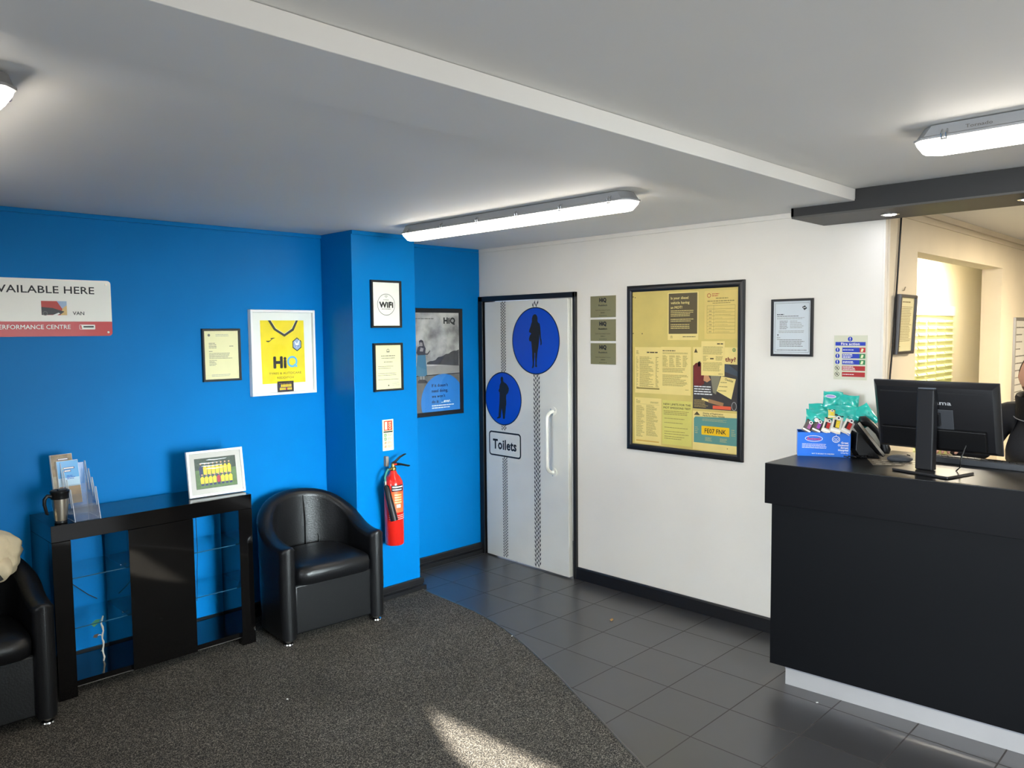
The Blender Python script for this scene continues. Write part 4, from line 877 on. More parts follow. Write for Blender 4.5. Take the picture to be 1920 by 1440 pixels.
# beige bundle slumped over the back of the left chair
def crump(p):
    a = math.atan2(p.y, p.x); k = 1+.07*math.sin(3*a+p.z*4)+.05*math.sin(7*a-p.z*6)+.04*math.sin(11*a+p.z*9)
    return Vector((p.x*k, p.y*k, p.z*(1+.06*math.sin(2*a))))
bd = thing('rolled_jacket', 'beige jacket bundled up on the left tub chair', 'jacket', (-3.365, -0.275, 0.612))
M_beige = mat('beige cloth', (206, 190, 158), .85, noise=.12, nscale=12, bump=.5, bscale=14)
MB(M_beige).blob((0, 0, .125), (.140, .120, .125), n=40, k=22, fn=crump).build('bundle', bd, ang=2)
sl = MB(M_beige); sl.tube([(.04, -.06, .11), (.03, -.11, .075), (.015, -.135, .07)], [.05, .046, .042], n=20); sl.build('sleeve', bd, ang=2)
MB(M_ink).tube([(.015, -.1345, .07), (.0145, -.1365, .07)], .034, n=20).build('dark_opening', bd)  # black disc drawn over the sleeve end as its dark opening

# ------------------------------------------------------------------ glossy cabinet
cab = thing('display_cabinet', 'glossy black display cabinet with glass shelves and one solid door', 'cabinet', (0, 0, 0.006))
x0, x1, y0, y1 = -3.128, -2.128, -0.395, -0.035; D0 = -0.006
zt = 0.848; zu = 0.768
MB(M_gloss).box(x0, x1, y0, y1, zu, zt).build('top', cab, smooth=False, bevel=.0015)
MB(M_gloss).box(x0, x0+.082, y0-.002, y0+.05, 0, zu-.001).box(x0, x0+.02, y0+.05, y1, 0, zu-.001).build('side_panel', cab, smooth=False, bevel=.0015)
MB(M_gloss).box(x1-.078, x1, y0-.002, y0+.05, 0, zu-.001).box(x1-.02, x1, y0+.05, y1, 0, zu-.001).build('side_panel', cab, smooth=False, bevel=.0015)
dx0, dx1 = -2.786, -2.459
MB(M_gloss).box(dx0, dx1, y0-.001, y0+.017, .045, zu-.002).build('door', cab, smooth=False, bevel=.0012)
MB(M_gloss).box(dx0, dx0+.016, y0+.018, y1, .055, zu-.001).build('divider', cab, smooth=False)
MB(M_gloss).box(dx1-.016, dx1, y0+.018, y1, .055, zu-.001).build('divider', cab, smooth=False)
MB(M_gloss).box(x0+.021, x1-.021, y0+.02, y1, .040, .070).build('bottom_board', cab, smooth=False)
MB(M_edge).box(x0+.083, x1-.079, y0+.018, y0+.0195, .040, .044).build('worn_edging', cab, smooth=False)
for a, b_ in ((x0+.021, dx0-.001), (dx1+.001, x1-.021)):
    for z in (.315, .562): MB(M_glass).box(a, b_, y0+.055, y1, z, z+.005).build('glass_shelf', cab, smooth=False, bevel=.0008); MB(mat('glass shelf edge', (30, 74, 96), .2)).box(a, b_, y0+.0535, y0+.0549, z, z+.005).build('shelf_edge', cab, smooth=False)
wires = MB(M_blkpl)
wires.tube([(-3.02, -.05, .53), (-2.95, -.048, .45), (-2.88, -.05, .38), (-2.84, -.052, .35)], .0022, n=6)
wires.build('light_cable', cab); wires = MB(M_blkpl); wires.tube([(-2.30, -.05, .76), (-2.295, -.048, .5), (-2.31, -.05, .2)], .0018, n=6); wires.build('light_cable', cab)
for z in (.318, .565):
    for xx in (dx0-.010, x1-.03): MB(M_acrylic).blob((xx, -.30, z+.008), (.008, .008, .006), n=10, k=6).build('shelf_support', cab)
# white twig with green leaf inside the left bay
tw = thing('decorative_twig', 'pale twig with a green leaf standing inside the left bay of the cabinet', 'decoration', (-2.872, -0.22, 0.0765))
b_ = MB(mat('frosted white twig', (206, 200, 184), .8, bump=.5, bscale=90)); pts = [(.004*math.sin(i*1.7), .003*math.cos(i*1.3), .236*i/12) for i in range(13)]
b_.tube(pts, [.0035+.0015*(i % 2) for i in range(13)], n=8); b_.tube([(0, 0, .13), (-.012, 0, .142), (-.022, 0, .140)], [.003, .002, .002], n=6); b_.tube([(0, 0, .05), (-.012, -.003, .057)], [.002, .001], n=6); b_.build('stem', tw)
g = MB(mat('twig leaf green', (60, 120, 70), .6)); g.add([(-.005, 0, .222), (-.030, -.004, .226), (-.056, -.006, .210), (-.040, -.005, .190), (-.020, -.002, .204)], [(0, 1, 2, 3, 4)]); g.build('leaf', tw, smooth=False)
g = MB(mat('twig leaf brown', (74, 62, 52), .7)); g.add([(-.018, 0, .150), (-.040, -.004, .150), (-.048, -.005, .138), (-.028, -.002, .130)], [(0, 1, 2, 3)]); g.build('leaf', tw, smooth=False)

# photo frame on the cabinet
def d_team(p, x0, z0, x1, z1, y):
    p.rect(x0-.003, z0-.003, x1+.003, z1+.003, y, mat('frame mount grey', (190, 184, 178), .6)); y -= EPS; m = .030
    p.rect(x0+m-.002, z0+m-.002, x1-m+.002, z1-m+.002, y, M_edge); team_photo(p, x0+m, z0+m, x1-m, z1-m, y-EPS, 8)
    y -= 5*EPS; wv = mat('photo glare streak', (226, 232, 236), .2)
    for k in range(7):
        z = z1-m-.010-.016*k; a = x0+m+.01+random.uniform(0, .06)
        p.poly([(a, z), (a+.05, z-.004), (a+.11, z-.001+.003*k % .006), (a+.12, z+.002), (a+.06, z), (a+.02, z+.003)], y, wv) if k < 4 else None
r = picture('photo_frame', 'white framed team photograph standing on the glossy cabinet', 'photo frame', (-2.268, -0.262, 0.006+zt+.1285), math.radians(-5), 0.312, 0.252, 0.014, 0.018, M_wframe, d_team)
r.rotation_euler = (math.radians(-9), 0, math.radians(-4)); r.location.z = .006+zt+.1262
MB(M_blkpl).add([(-.02, 0, .05), (.02, 0, .05), (.03, .085, -.1105), (-.03, .085, -.1105), (-.02, .003, .05), (.02, .003, .05), (.03, .088, -.1105), (-.03, .088, -.1105)], [(0, 1, 2, 3), (4, 7, 6, 5), (0, 4, 5, 1), (1, 5, 6, 2), (2, 6, 7, 3), (3, 7, 4, 0)]).build('easel_back', r, smooth=False)

# travel mug
mz = .006+zt
mg = thing('travel_mug', 'stainless steel travel mug with black lid and handle on the cabinet corner', 'mug', (-3.070, -0.345, mz+.0005))
MB(M_blkpl).lathe([(.024, 0), (.027, .002), (.0275, .012), (.026, .014)], n=28).build('base', mg)
MB(M_steel).lathe([(.0265, .012), (.029, .03), (.0345, .09), (.0375, .125), (.038, .140)], n=36).build('body', mg)
ld = MB(M_blkpl); ld.lathe([(.0385, .118), (.0395, .124), (.0395, .142), (.042, .147), (.042, .155), (.038, .159), (.030, .157), (.002, .155)], n=36); ld.box(-.008, .03, -.012, .012, .156, .163); ld.build('lid', mg)
MB(M_blkpl).tube([(-.030, -.004, .132), (-.054, -.006, .138), (-.067, -.008, .124), (-.069, -.008, .10), (-.060, -.008, .055), (-.054, -.008, .050)], [.010, .009, .009, .008, .007, .005], n=10).build('handle', mg)

# leaflet holder (clear acrylic, three stepped pockets) and two stacks of leaflets
lh = thing('leaflet_holder', 'clear acrylic stepped leaflet holder on the cabinet', 'leaflet holder', (-2.963, -0.262, mz+.0005), 0)
hw2 = .058
prof = [(-.125, 0), (-.075, .150), (-.063, .150), (-.075, .060), (-.025, .190), (-.013, .190), (-.025, .095), (.025, .228), (.037, .228), (.030, .120), (.075, .262), (.090, .262), (.060, 0)]
for sx in (-hw2, hw2-.003): MB(M_acrylic).prism_x(prof, sx, sx+.003).build('side_wall', lh, smooth=False)
for sx in (-hw2+.0015, hw2-.0015): MB(M_acredge).tube([(sx, a, b2) for a, b2 in prof+prof[:1]], .0016, n=6).build('side_edge', lh)
for (ya, za, yb, zb) in ((-.124, .001, -.100, .075), (-.078, .02, -.042, .120), (-.030, .02, .010, .160), (.058, .004, .087, .255)):
    MB(M_acrylic).prism_x([(ya, za), (ya+.003, za), (yb+.003, zb), (yb, zb)], -hw2+.0031, hw2-.0031).build('pocket_front' if ya < 0 else 'back_wall', lh, smooth=False)
MB(M_acrylic).box(-hw2+.0031, hw2-.0031, -.122, .058, 0, .003).build('base', lh, smooth=False)
def leaflets(label, loc, tilt, w_, h_, t, top, sc):
    o_ = MB(M_paper); o_.box(-w_/2, w_/2, -t/2, t/2, 0, h_, M_paper); y = -t/2-EPS
    bands = sc
    for (a, b2, m) in bands: o_.rect(-w_/2+.001, h_*a, w_/2-.001, h_*b2, y, m)
    o_.poly([(-w_*.26, h_*.80), (-w_*.20, h_*.86), (-w_*.24, h_*.78)], y-EPS, mat('leaflet yellow mark', (230, 216, 80), .5))
    pu = mat('leaflet purple ink', (60, 50, 120), .5)
    if top: o_.rect(-w_*.2, h_*.80, w_*.30, h_*.845, y-EPS, pu); o_.rect(-w_*.19, h_*.81, w_*.27, h_*.835, y-2*EPS, M_paper); o_.rect(-w_*.2, h_*.735, w_*.12, h_*.78, y-EPS, pu); o_.rect(-w_*.18, h_*.745, w_*.10, h_*.77, y-2*EPS, M_paper); o_.lines(-w_*.1, h_*.56, w_*.30, h_*.66, 3, y-EPS, M_sblue, rag=.3)
    else: o_.rect(-w_*.2, h_*.865, w_*.30, h_*.90, y-EPS, pu); o_.rect(-w_*.17, h_*.873, w_*.28, h_*.893, y-2*EPS, M_paper)
    o = o_.build('leaflet_stack', None, loc, smooth=False); o.rotation_euler = (math.radians(tilt), 0, math.radians(3)); return tag(o, label, 'leaflets', 'leaflets in the acrylic holder')
lb1 = mat('leaflet sky blue', (96, 168, 222), .35, coat=.3); lb2 = mat('leaflet pale blue', (176, 206, 226), .35, coat=.3); lb3 = mat('leaflet sand', (196, 150, 92), .35, noise=.3, nscale=30); lb4 = mat('leaflet grey sand', (170, 160, 140), .35, noise=.35, nscale=40)
leaflets('blue and sandy leaflets in the front pocket of the acrylic holder', (-2.985, -.213, mz+.060), -12, .098, .215, .020, True, ((0, .40, lb3), (.40, .60, lb2), (.60, .995, lb1)))
leaflets('striped brown leaflets at the back of the acrylic holder', (-3.004, -.185, mz+.090), -11, .098, .215, .018, False, ((0, .5, lb4), (.5, .995, mat('leaflet brown stripes', (156, 138, 112), .35, noise=.5, nscale=25))))

# ------------------------------------------------------------------ reception counter
CT = 1.098
ctr = thing('reception_counter', 'matt black reception counter with a pale grey plinth', 'counter', (-0.63, -2.70, 0))
kx = 0.0558; LEN = 3.3
def fr(dx, y): return (dx + kx*(-y), y)          # point on a line parallel to the front, y<=0 local
MB(M_wtop).prism([fr(0, 0), fr(0, -LEN), (0.80, -LEN), (0.80, -0.315), (0.624, -0.315), (0.624, 0)][::-1], CT-.004, CT).build('worktop', ctr, smooth=False, bevel=.0008)
MB(M_blackmat).prism([(0, 0), fr(0, -LEN), fr(.035, -LEN), fr(.035, -.035), (.624, -.035), (.624, 0)][::-1], .901, CT-.0041).build('fascia', ctr, smooth=False, bevel=.0012)
MB(mat('matt black front panel', (5, 6, 9), .5, spec=.13)).prism([fr(.030, -.022), fr(.030, -LEN), fr(.050, -LEN), fr(.050, -.042), (.624, -.042), (.624, -.022)][::-1], .098, .900).build('front_panel', ctr, smooth=False, bevel=.001)
pl = MB(mat('brushed plinth', (186, 184, 182), .38, metal=.35, noise=.05, nscale=5)); pl.prism([fr(.060, -.088), fr(.060, -LEN), fr(.075, -LEN), fr(.075, -.103), (.624, -.103), (.624, -.088)][::-1], 0, .0975); pl.build('plinth', ctr, smooth=False)
pl = MB(mat('plinth top strip', (150, 150, 156), .4, metal=.3)); pl.prism([fr(.0585, -.0865), fr(.0585, -LEN), fr(.0599, -LEN), fr(.0599, -.0865)][::-1], .080, .0975); pl.build('plinth_strip', ctr, smooth=False)

# computer monitor (its back faces the room)
mon = thing('computer_monitor', 'black computer monitor on a flat stand seen from behind on the counter', 'monitor', (-0.385, -3.347, CT+.0005), RW-math.radians(7))
mb_ = MB(M_blkpl2); tl = math.radians(-9)
MS = Matrix.Translation((0.012, 0.055, .247)) @ Matrix.Rotation(math.radians(3), 4, 'Z') @ Matrix.Rotation(math.radians(14.5), 4, 'X')
w2, h2 = .262, .163
def mring(ix, y): return [MS @ Vector(p) for p in [(-w2+ix, y, -h2+ix), (w2-ix, y, -h2+ix), (w2-ix, y, h2-ix), (-w2+ix, y, h2-ix)]]
mb_.rings([mring(0, .012), mring(0, .004), mring(.002, -.002), mring(.02, -.022), mring(.028, -.024)])
mb_.build('casing', mon, ang=.5)
MB(M_keys).rings([mring(-.001, .0035), mring(-.001, .0125), mring(.006, .0126), mring(.006, .0035)], closed=True, caps=False).build('bezel', mon, smooth=False)
MB(M_blkpl).rings([mring(.006, .0122), mring(.006, .0128)]).build('screen', mon, smooth=False)
g = MB(M_ink); g.tbox(MS, -.225, .205, -.0255, -.0243, .118, .124); g.build('vent_slot', mon, smooth=False)
g = MB(M_blkpl); g.tbox(MS, -.225, .215, -.046, -.0243, -.136, -.045); g.build('connector_housing', mon, smooth=False, bevel=.004)
g = MB(M_lgrey); g.text('iiyama', .026, .066, .105, .020, -.0252, mat('logo silver', (176, 178, 180), .4), .015, 'c', M=MS); g.build('logo', mon, smooth=False)
g = MB(mat('port sticker', (190, 190, 186), .5)); g.tbox(MS, -.072, -.036, -.0472, -.0462, -.120, -.110); g.build('port_label', mon, smooth=False)
g = MB(M_keys); g.tbox(MS, -.03, .085, -.030, -.0243, -.055, .045); g.build('mount_plate', mon, smooth=False, bevel=.003)
g = MB(M_blkpl2); g.box(-.036, .040, -.030, .014, .012, .374); g.build('column', mon, smooth=False, bevel=.006)
g = MB(mat('column cap', (96, 104, 114), .4)); g.box(-.032, .036, -.027, .010, .3745, .380); g.build('column_cap', mon, smooth=False, bevel=.003)
g = MB(M_blkpl2); g.tbox(MS, -.03, .034, -.041, -.028, -.03, .03); g.build('pivot', mon, smooth=False, bevel=.003)
g = MB(mat('stand base satin', (40, 40, 42), .3)); g.prism([(-.118, -.072), (.142, -.118), (.168, .085), (-.100, .110)][::1], 0, .011); g.build('stand_base', mon, smooth=False, bevel=.003)
cbl = MB(M_blkpl); cbl.tube([MS @ Vector((.135, -.035, -.10)), (.14, .01, .07), (.135, .02, .035), (.10, .06, .006), (.04, .10, .004)], .003, n=8); cbl.build('power_cable', mon)

# keyboard, mouse, mat
kb = thing('keyboard', 'dark grey computer keyboard on the counter behind the monitor stand', 'keyboard', (-0.080, -3.475, CT+.0005), RW-math.radians(3))
MB(M_keys).prism_x([(-.012, 0), (-.012, .026), (-.006, .030), (.115, .014), (.125, 0)], -.225, .225).build('body', kb, smooth=False, bevel=.002)
g = MB(M_blkpl2)
for rr in range(5):
    for cc in range(15):
        x = -.215+.0288*cc; y = .010+.0205*rr; z = .0295-.0022*rr-.001
        g.box(x, x+.0245, y, y+.017, z-.002, z+.0035)
g.build('keys', kb, smooth=False)
ms = thing('computer_mouse', 'dark grey computer mouse on a flat patterned mat', 'mouse', (-0.188, -3.172, CT+.003), math.radians(-60))
MB(M_keys).blob((0, 0, .014), (.058, .034, .021), n=28, k=14, fn=lambda p: Vector((p.x, p.y*(1-.08*p.x), max(p.z, -.6)))).build('body', ms, ang=2)
MB(M_blkpl).tube([(.030, 0, .0325), (.044, 0, .0285)], .004, n=8).build('scroll_wheel', ms)
mt = MB(mat('mat brown', (86, 80, 70), .45)); mt.box(-.115, .115, -.095, .095, 0, .0022); y = 0
for i in range(3):
    for j in range(5):
        a, b_ = -.10+.042*j, -.07+.055*i
        mt.add([(a, b_, .0026), (a+.026, b_, .0026), (a+.030, b_+.010, .0026), (a+.004, b_+.010, .0026)], [(0, 1, 2, 3)], M_signw)
tag(mt.build('mouse_mat', None, (-.222, -3.165, CT+.0004), math.radians(-62), smooth=False), 'brown mat with small white marks under the computer mouse', 'mat')
tag(MB(M_cpaper).box(-.02, .02, -.012, .012, 0, .006).build('paper_slip', None, (.118, -3.40, CT+.0005), .4, smooth=False), 'small cream slip of paper behind the keyboard', 'paper')

# desk telephone
ph = thing('desk_phone', 'black desk telephone tilted on its stand beside the blue box', 'telephone', (-0.137, -2.928, CT+.0005), math.radians(36))
MB(M_blkpl).prism_x([(-.105, .000), (-.015, 0), (.008, .040), (.004, .130), (-.012, .120), (-.104, .004)], -.082, .060).build('stand', ph, smooth=False, bevel=.003)
MP = Matrix.Translation((0, -.115, .008)) @ Matrix.Rotation(math.radians(53), 4, 'X')
g = MB(M_blkpl2); g.tbox(MP, -.100, .075, 0, .212, 0, .018); g.build('body', ph, smooth=False, bevel=.004)
g = MB(M_steel); g.tbox(MP, -.1018, -.1003, .004, .208, .004, .016); g.build('edge_trim', ph, smooth=False)
g = MB(M_lgrey)
for i in range(4):
    for j in range(3): g.tbox(MP, -.018+.029*j, .0+.029*j, .016+.022*i, .029+.022*i, .0183, .024)
g.build('keypad', ph, smooth=False)
g = MB(mat('phone display', (120, 132, 118), .3)); g.tbox(MP, -.015, .062, .135, .18, .0183, .020); g.build('display', ph, smooth=False)
hs = MB(M_blkpl); hs.tube([MP @ Vector(p) for p in [(-.064, .000, .026), (-.064, .014, .038), (-.064, .05, .056), (-.064, .105, .062), (-.064, .16, .056), (-.064, .192, .040), (-.064, .206, .026)]], [.020, .025, .018, .016, .018, .026, .020], n=16); hs.build('handset', ph)
MB(M_blkpl).tube([(-.085+.012*math.sin(i*1.4)-.0012*i, -.075+.0045*i+.004*math.cos(i*1.4), .009+.006*(1+math.cos(i*1.4))/2) for i in range(34)], .0028, n=6).build('coiled_cord', ph)

# blue charity box with sweets
TH = math.radians(-63.5)
bx = thing('charity_box', 'open blue cardboard charity box of sweets at the end of the counter', 'box', (-0.325, -2.722, CT+.0005), TH)
M_box = mat('box blue card', (22, 104, 206), .35, coat=.2); M_boxi = mat('box inside card', (196, 188, 172), .7)
bw, bd_, bh = .250, .125, .122
p = MB(M_box); p.box(0, bw, 0, .002, 0, bh); p.box(0, bw, bd_-.002, bd_, 0, bh); p.box(0, .002, .002, bd_-.002, 0, bh); p.box(bw-.002, bw, .002, bd_-.002, 0, bh)
y = -EPS
p.disc(.078, .091, .042, y, M_signw, rz=.0155, n=36); p.disc(.078, .091, .0395, y-EPS*.5, M_box, rz=.0132, n=36)
p.text('Swizzels', .078, .084, .066, .0135, y-EPS, mat('box logo red', (196, 40, 60), .4), .03, 'c', shear=.2)
p.lines(.022, .040, .140, .066, 4, y, M_signw, rag=.1, fill=.28, word=.02)
p.text('NOT TO BE SOLD TO CHILDREN', .122, .012, .105, .0055, y, M_signw, .02, 'c')
p.ring(.182, .090, .0185, .0025, y, M_signw, rz=.0165, n=28); p.ring(.176, .090, .006, .0015, y, M_signw, n=14); p.ring(.189, .090, .006, .0015, y, M_signw, n=14); p.seg((.176, .080), (.190, .081), .0018, y, M_signw); p.seg((.182, .106), (.184, .114), .002, y, M_signw)
for i, t in enumerate(('Great', 'Ormond', 'Street', 'Hospital')): p.text(t, .240, .069-.0125*i, None, .0098, y, M_signw, .03, 'r')
p.text('Charity', .240, .0185, None, .0085, y, M_signw, 0, 'r')
xs = bw+EPS   # right hand end panel
RE = Matrix.Translation((xs, .012, 0)) @ Matrix.Rotation(PI/2, 4, 'Z')
v = []; n = 30
p.add([(xs, .055+.042*math.cos(2*PI*i/n), .078+.026*math.sin(2*PI*i/n)) for i in range(n)], [tuple(range(n))], M_signw)
p.add([(xs+EPS*.5, .055+.039*math.cos(2*PI*i/n), .078+.0235*math.sin(2*PI*i/n)) for i in range(n)], [tuple(range(n))], M_box)
p.text('Swizzels', .043, .071, .06, .015, -EPS, mat('box logo red', (196, 40, 60), .4), .03, 'c', M=RE)
p.build('carton', bx, smooth=False)
MB(M_boxi).box(.002, bw-.002, .002, bd_-.002, 0, .003).build('carton_floor', bx, smooth=False)
BM = Matrix.Translation((-0.325, -2.722, CT)) @ Matrix.Rotation(TH, 4, 'Z')
def pouch_mesh(mb, w_, h_, t, m, seed=0, n=14, k=12, rough=.0):
    rnd = random.Random(seed); ph_ = [rnd.uniform(0, 6) for _ in range(6)]
    def side(sg):
        return [[Vector((w_*(i/n-.5)*(1-.06*math.sin(PI*j/k)), sg*(t/2*(math.sin(PI*i/n)**.5)*(math.sin(PI*max(0, min(1, (j/k-.08)/.84)))**.6)*(1+rough*math.sin(9*i/n+ph_[0])*math.sin(8*j/k+ph_[1])+rough*.7*math.sin(17*(i+j)/n+ph_[2])))+rough*.25*t*math.sin(5*j/k+ph_[3]), h_*(j/k-.5)+rough*.01*math.sin(6*i/n+ph_[4]))) for i in range(n+1)] for j in range(k+1)]
    for sg in (-1, 1):
        g_ = side(sg); b0 = [q for row in g_ for q in row]
        mb.add(b0, [(j*(n+1)+i, j*(n+1)+i+1, (j+1)*(n+1)+i+1, (j+1)*(n+1)+i) for j in range(k) for i in range(n)], m)
M_teal = mat('teal sweet bag film', (38, 178, 164), .22, coat=.6, noise=.12, nscale=25)
def teal(label, x, y, z, w_, h_, rx, ry, rz, seed, badge=None, logo=False):
    mb = MB(M_teal); pouch_mesh(mb, w_, h_, .030, M_teal, seed, rough=.32)
    if badge: mb.disc(badge[0], badge[1], .0125, -.0195, M_paper, n=20); mb.ring(badge[0], badge[1], .0125, .002, -.0200, M_ink, n=20); mb.ring(badge[0]-.004, badge[1], .003, .001, -.0200, M_ink, n=8); mb.ring(badge[0]+.004, badge[1], .003, .001, -.0200, M_ink, n=8)
    if logo: mb.disc(-.012, .022, .026, -.0195, M_paper, rz=.009, n=20); mb.disc(-.012, .022, .023, -.0199, mat('bag logo lilac', (150, 140, 200), .4), rz=.0065, n=20)
    o = mb.build('sweet_bag', None, smooth=True, ang=2)
    o.matrix_world = BM @ Matrix.Translation((x, y, z)) @ Matrix.Rotation(rz, 4, 'Z') @ Matrix.Rotation(ry, 4, 'Y') @ Matrix.Rotation(rx, 4, 'X')
    return tag(o, label, 'sweet bag', 'teal bags of sweets in the blue box')
teal('teal sweet bag with a round badge at the left end of the blue box', .100, .055, .186, .125, .095, -.35, .10, .05, 1, badge=(-.010, -.012))
teal('teal sweet bag standing behind the leftmost one', .110, .092, .215, .115, .090, -.25, .06, 0, 2)
teal('topmost teal sweet bag with a lilac logo', .170, .100, .275, .095, .100, -.15, .08, 0, 3, logo=True)
teal('teal sweet bag at the top right of the pile', .245, .104, .262, .105, .090, -.15, .04, .1, 4)
teal('broad teal sweet bag in the middle, behind the yellow wrapped bar', .215, .058, .215, .150, .090, -.5, .05, 0, 5)
teal('teal sweet bag slumped over the right end of the box', .318, .062, .205, .095, .110, -.35, -.55, .2, 6)
def bar(label, x, y, z, h_, ry, c1, c2, name='sweet_bar', w_=.030, light=False):
    mb = MB(c1); pouch_mesh(mb, w_, h_, .012, c1, int(x*1000), n=10, k=10, rough=.15); yy = -.0082
    mb.rect(-w_*.30, -h_*.25, w_*.26, h_*.18, yy, M_ink if light else c1); mb.rect(-w_*.10, -h_*.22, w_*.24, h_*.16, yy-EPS, c2)
    mb.lines(-w_*.07, -h_*.20, w_*.2, h_*.14, 4, yy-2*EPS, c1 if not light else M_ink, rag=.3, fill=.2, word=.01)
    mb.disc(0.002, h_*.30, w_*.22, yy, M_paper, n=14); mb.disc(.002, h_*.30, w_*.11, yy-EPS, M_navy, n=10)
    mb.rect(-w_*.46, -h_*.44, w_*.46, -h_*.32, -.0068, M_paper); mb.rect(-w_*.47, h_*.42, w_*.47, h_*.5, -.0045, M_ink)
    o = mb.build(name, None, smooth=True, ang=2); o.matrix_world = BM @ Matrix.Translation((x, y, z)) @ Matrix.Rotation(ry, 4, 'Y') @ Matrix.Rotation(-.55, 4, 'X')
    return tag(o, label, 'sweet bar', 'wrapped sweet bars along the front of the blue box')
brn = mat('wrapper brown grey', (88, 80, 76), .3, coat=.4); wh = mat('wrapper white', (218, 212, 198), .3, coat=.4)
bar('leftmost wrapped bar in the box, pinkish purple on brown', .052, .022, .150, .070, .50, brn, mat('wrapper pink purple', (168, 90, 150), .4), w_=.044)
bar('second wrapped bar from the left, bright purple on brown', .097, .022, .153, .074, .42, brn, mat('wrapper purple', (150, 50, 170), .4), w_=.044)
bar('white wrapped bar with a red panel between purple and yellow bars', .142, .021, .157, .082, .32, wh, mat('wrapper red', (196, 36, 30), .4), light=True, w_=.044)
bar('white wrapped bar with a yellow panel in the middle of the box', .186, .019, .166, .104, .24, wh, mat('wrapper yellow', (236, 206, 40), .4), light=True, w_=.050)
bar('white wrapped bar with a red panel at the right end of the box', .240, .022, .158, .094, .50, wh, mat('wrapper red', (196, 36, 30), .4), light=True, w_=.050)
bar('small pale yellow packet above the red panelled bar', .162, .040, .215, .046, .05, mat('wrapper pale yellow', (226, 214, 110), .35, coat=.4), mat('wrapper yellow', (236, 206, 40), .4), w_=.034)

# ------------------------------------------------------------------ office things
def d_off(p, x0, z0, x1, z1, y):
    p.rect(x0-.003, z0-.003, x1+.003, z1+.003, y, M_cpaper); y -= EPS
    p.lines(x0+.04, z1-.03, x1-.06, z1-.016, 1, y, M_yink, rag=0, fill=.5); p.lines(x0+.02, z0+.05, x1-.02, z1-.045, 22, y, M_yink, rag=.25, fill=.35); p.lines(x0+.02, z0+.02, x0+.05, z0+.03, 1, y, M_yink, rag=0)
r = picture('certificate_frame', 'black framed cream document leaning out from the office wall beside the black cable', 'framed document', (.295, YB-.010, 1.764), 0, .255, .316, .016, .022, mat('brown black frame', (52, 46, 42), .4), d_off, glass=False)
r.rotation_euler = (math.radians(2.6), 0, 0)
tag(MB(M_steel).tube([(.300, YB-.0005, 1.945), (.300, YB-.008, 1.945), (.296, YB-.011, 1.955), (.305, YB-.011, 1.962), (.306, YB-.008, 1.950)], .003, n=8).build('wall_hook'), 'small metal hook above the framed document in the office', 'hook')
tag(MB(M_blkpl).tube([(.224, YB-.008, HR-.0005), (.221, YB-.010, 2.32), (.218, YB-.008, 2.24), (.196, YB-.008, 2.05), (.172, YB-.009, 1.88), (.140, YB-.010, 1.66), (.112, YB-.009, 1.50), (.098, YB-.009, 1.36), (.092, YB-.0075, CT+.002)], .0048, n=8).build('hanging_cable'), 'long black cable hanging down the office wall', 'cable')
wb = thing('whiteboard', 'whiteboard with handwritten lines on the office wall, cut by the right edge', 'whiteboard', (3.31, YB, 1.355))
ring_frame(1.22, .92, .022, .018, mat('grey aluminium frame', (150, 146, 140), .35, metal=.4)).build('frame', wb)
p = MB(mat('whiteboard face', (232, 230, 222), .25)).box(-.595, .595, -.006, -.001, -.445, .445); random.seed(3)
for i in range(13): p.lines(-.57, .375-.055*i, -.57+random.uniform(.2, .9), .392-.055*i, 1, -.0066, M_grey, rag=.4, fill=.5, word=.06)
p.build('writing_surface', wb, smooth=False)
rk = thing('louvred_panel', 'pale green louvred storage panel with a white top strip in the passage', 'louvred panel', (3.27, -2.2, 1.25))
p = MB(mat('pale green enamel', (196, 204, 152), .45)); p.box(-.76, .76, -.030, -.001, -.70, .60)
p.build('panel', rk, smooth=False)
p = MB(mat('pale green louvre', (206, 212, 166), .45))
for c2 in range(6):
    for q in range(21):
        x = -.745+.2515*c2; z = .555-.058*q; p.prism_x([(-.030, z-.006), (-.046, z-.014), (-.044, z-.004), (-.030, z+.010)], x+.012, x+.235)
o = p.build('louvres', rk, smooth=False); o['kind'] = 'stuff'
MB(M_signw).box(-.775, .775, -.045, -.001, .601, .690).build('top_strip', rk, smooth=False, bevel=.004)

# ------------------------------------------------------------------ small litter on the floor
tag(MB(mat('dry leaf', (176, 132, 74), .8)).add([(-.017, -.006, .001), (-.006, -.012, .006), (.012, -.009, .003), (.018, .003, .007), (.004, .012, .002), (-.013, .008, .006)], [(0, 1, 2, 3, 4, 5)]).build('dry_leaf', None, (-.475, -1.648, .0), .3, smooth=False), 'small dry brown leaf lying on the dark floor tiles', 'leaf')
for i, (x, y, z, lb_) in enumerate(((-1.075, -1.395, .0065, 'tiny white paper crumb on the carpet near the curved edge strip'), (-2.36, -1.16, .0065, 'tiny white crumb on the carpet in front of the cabinet'), (-.652, -2.985, 0, 'tiny white crumb on the tiles near the counter plinth'))):
    tag(MB(M_paper).box(-.005, .005, -.003, .003, 0, .0025).build('paper_crumb', None, (x, y, z), .5+i, smooth=False), lb_, 'crumb', 'crumbs on the floor')

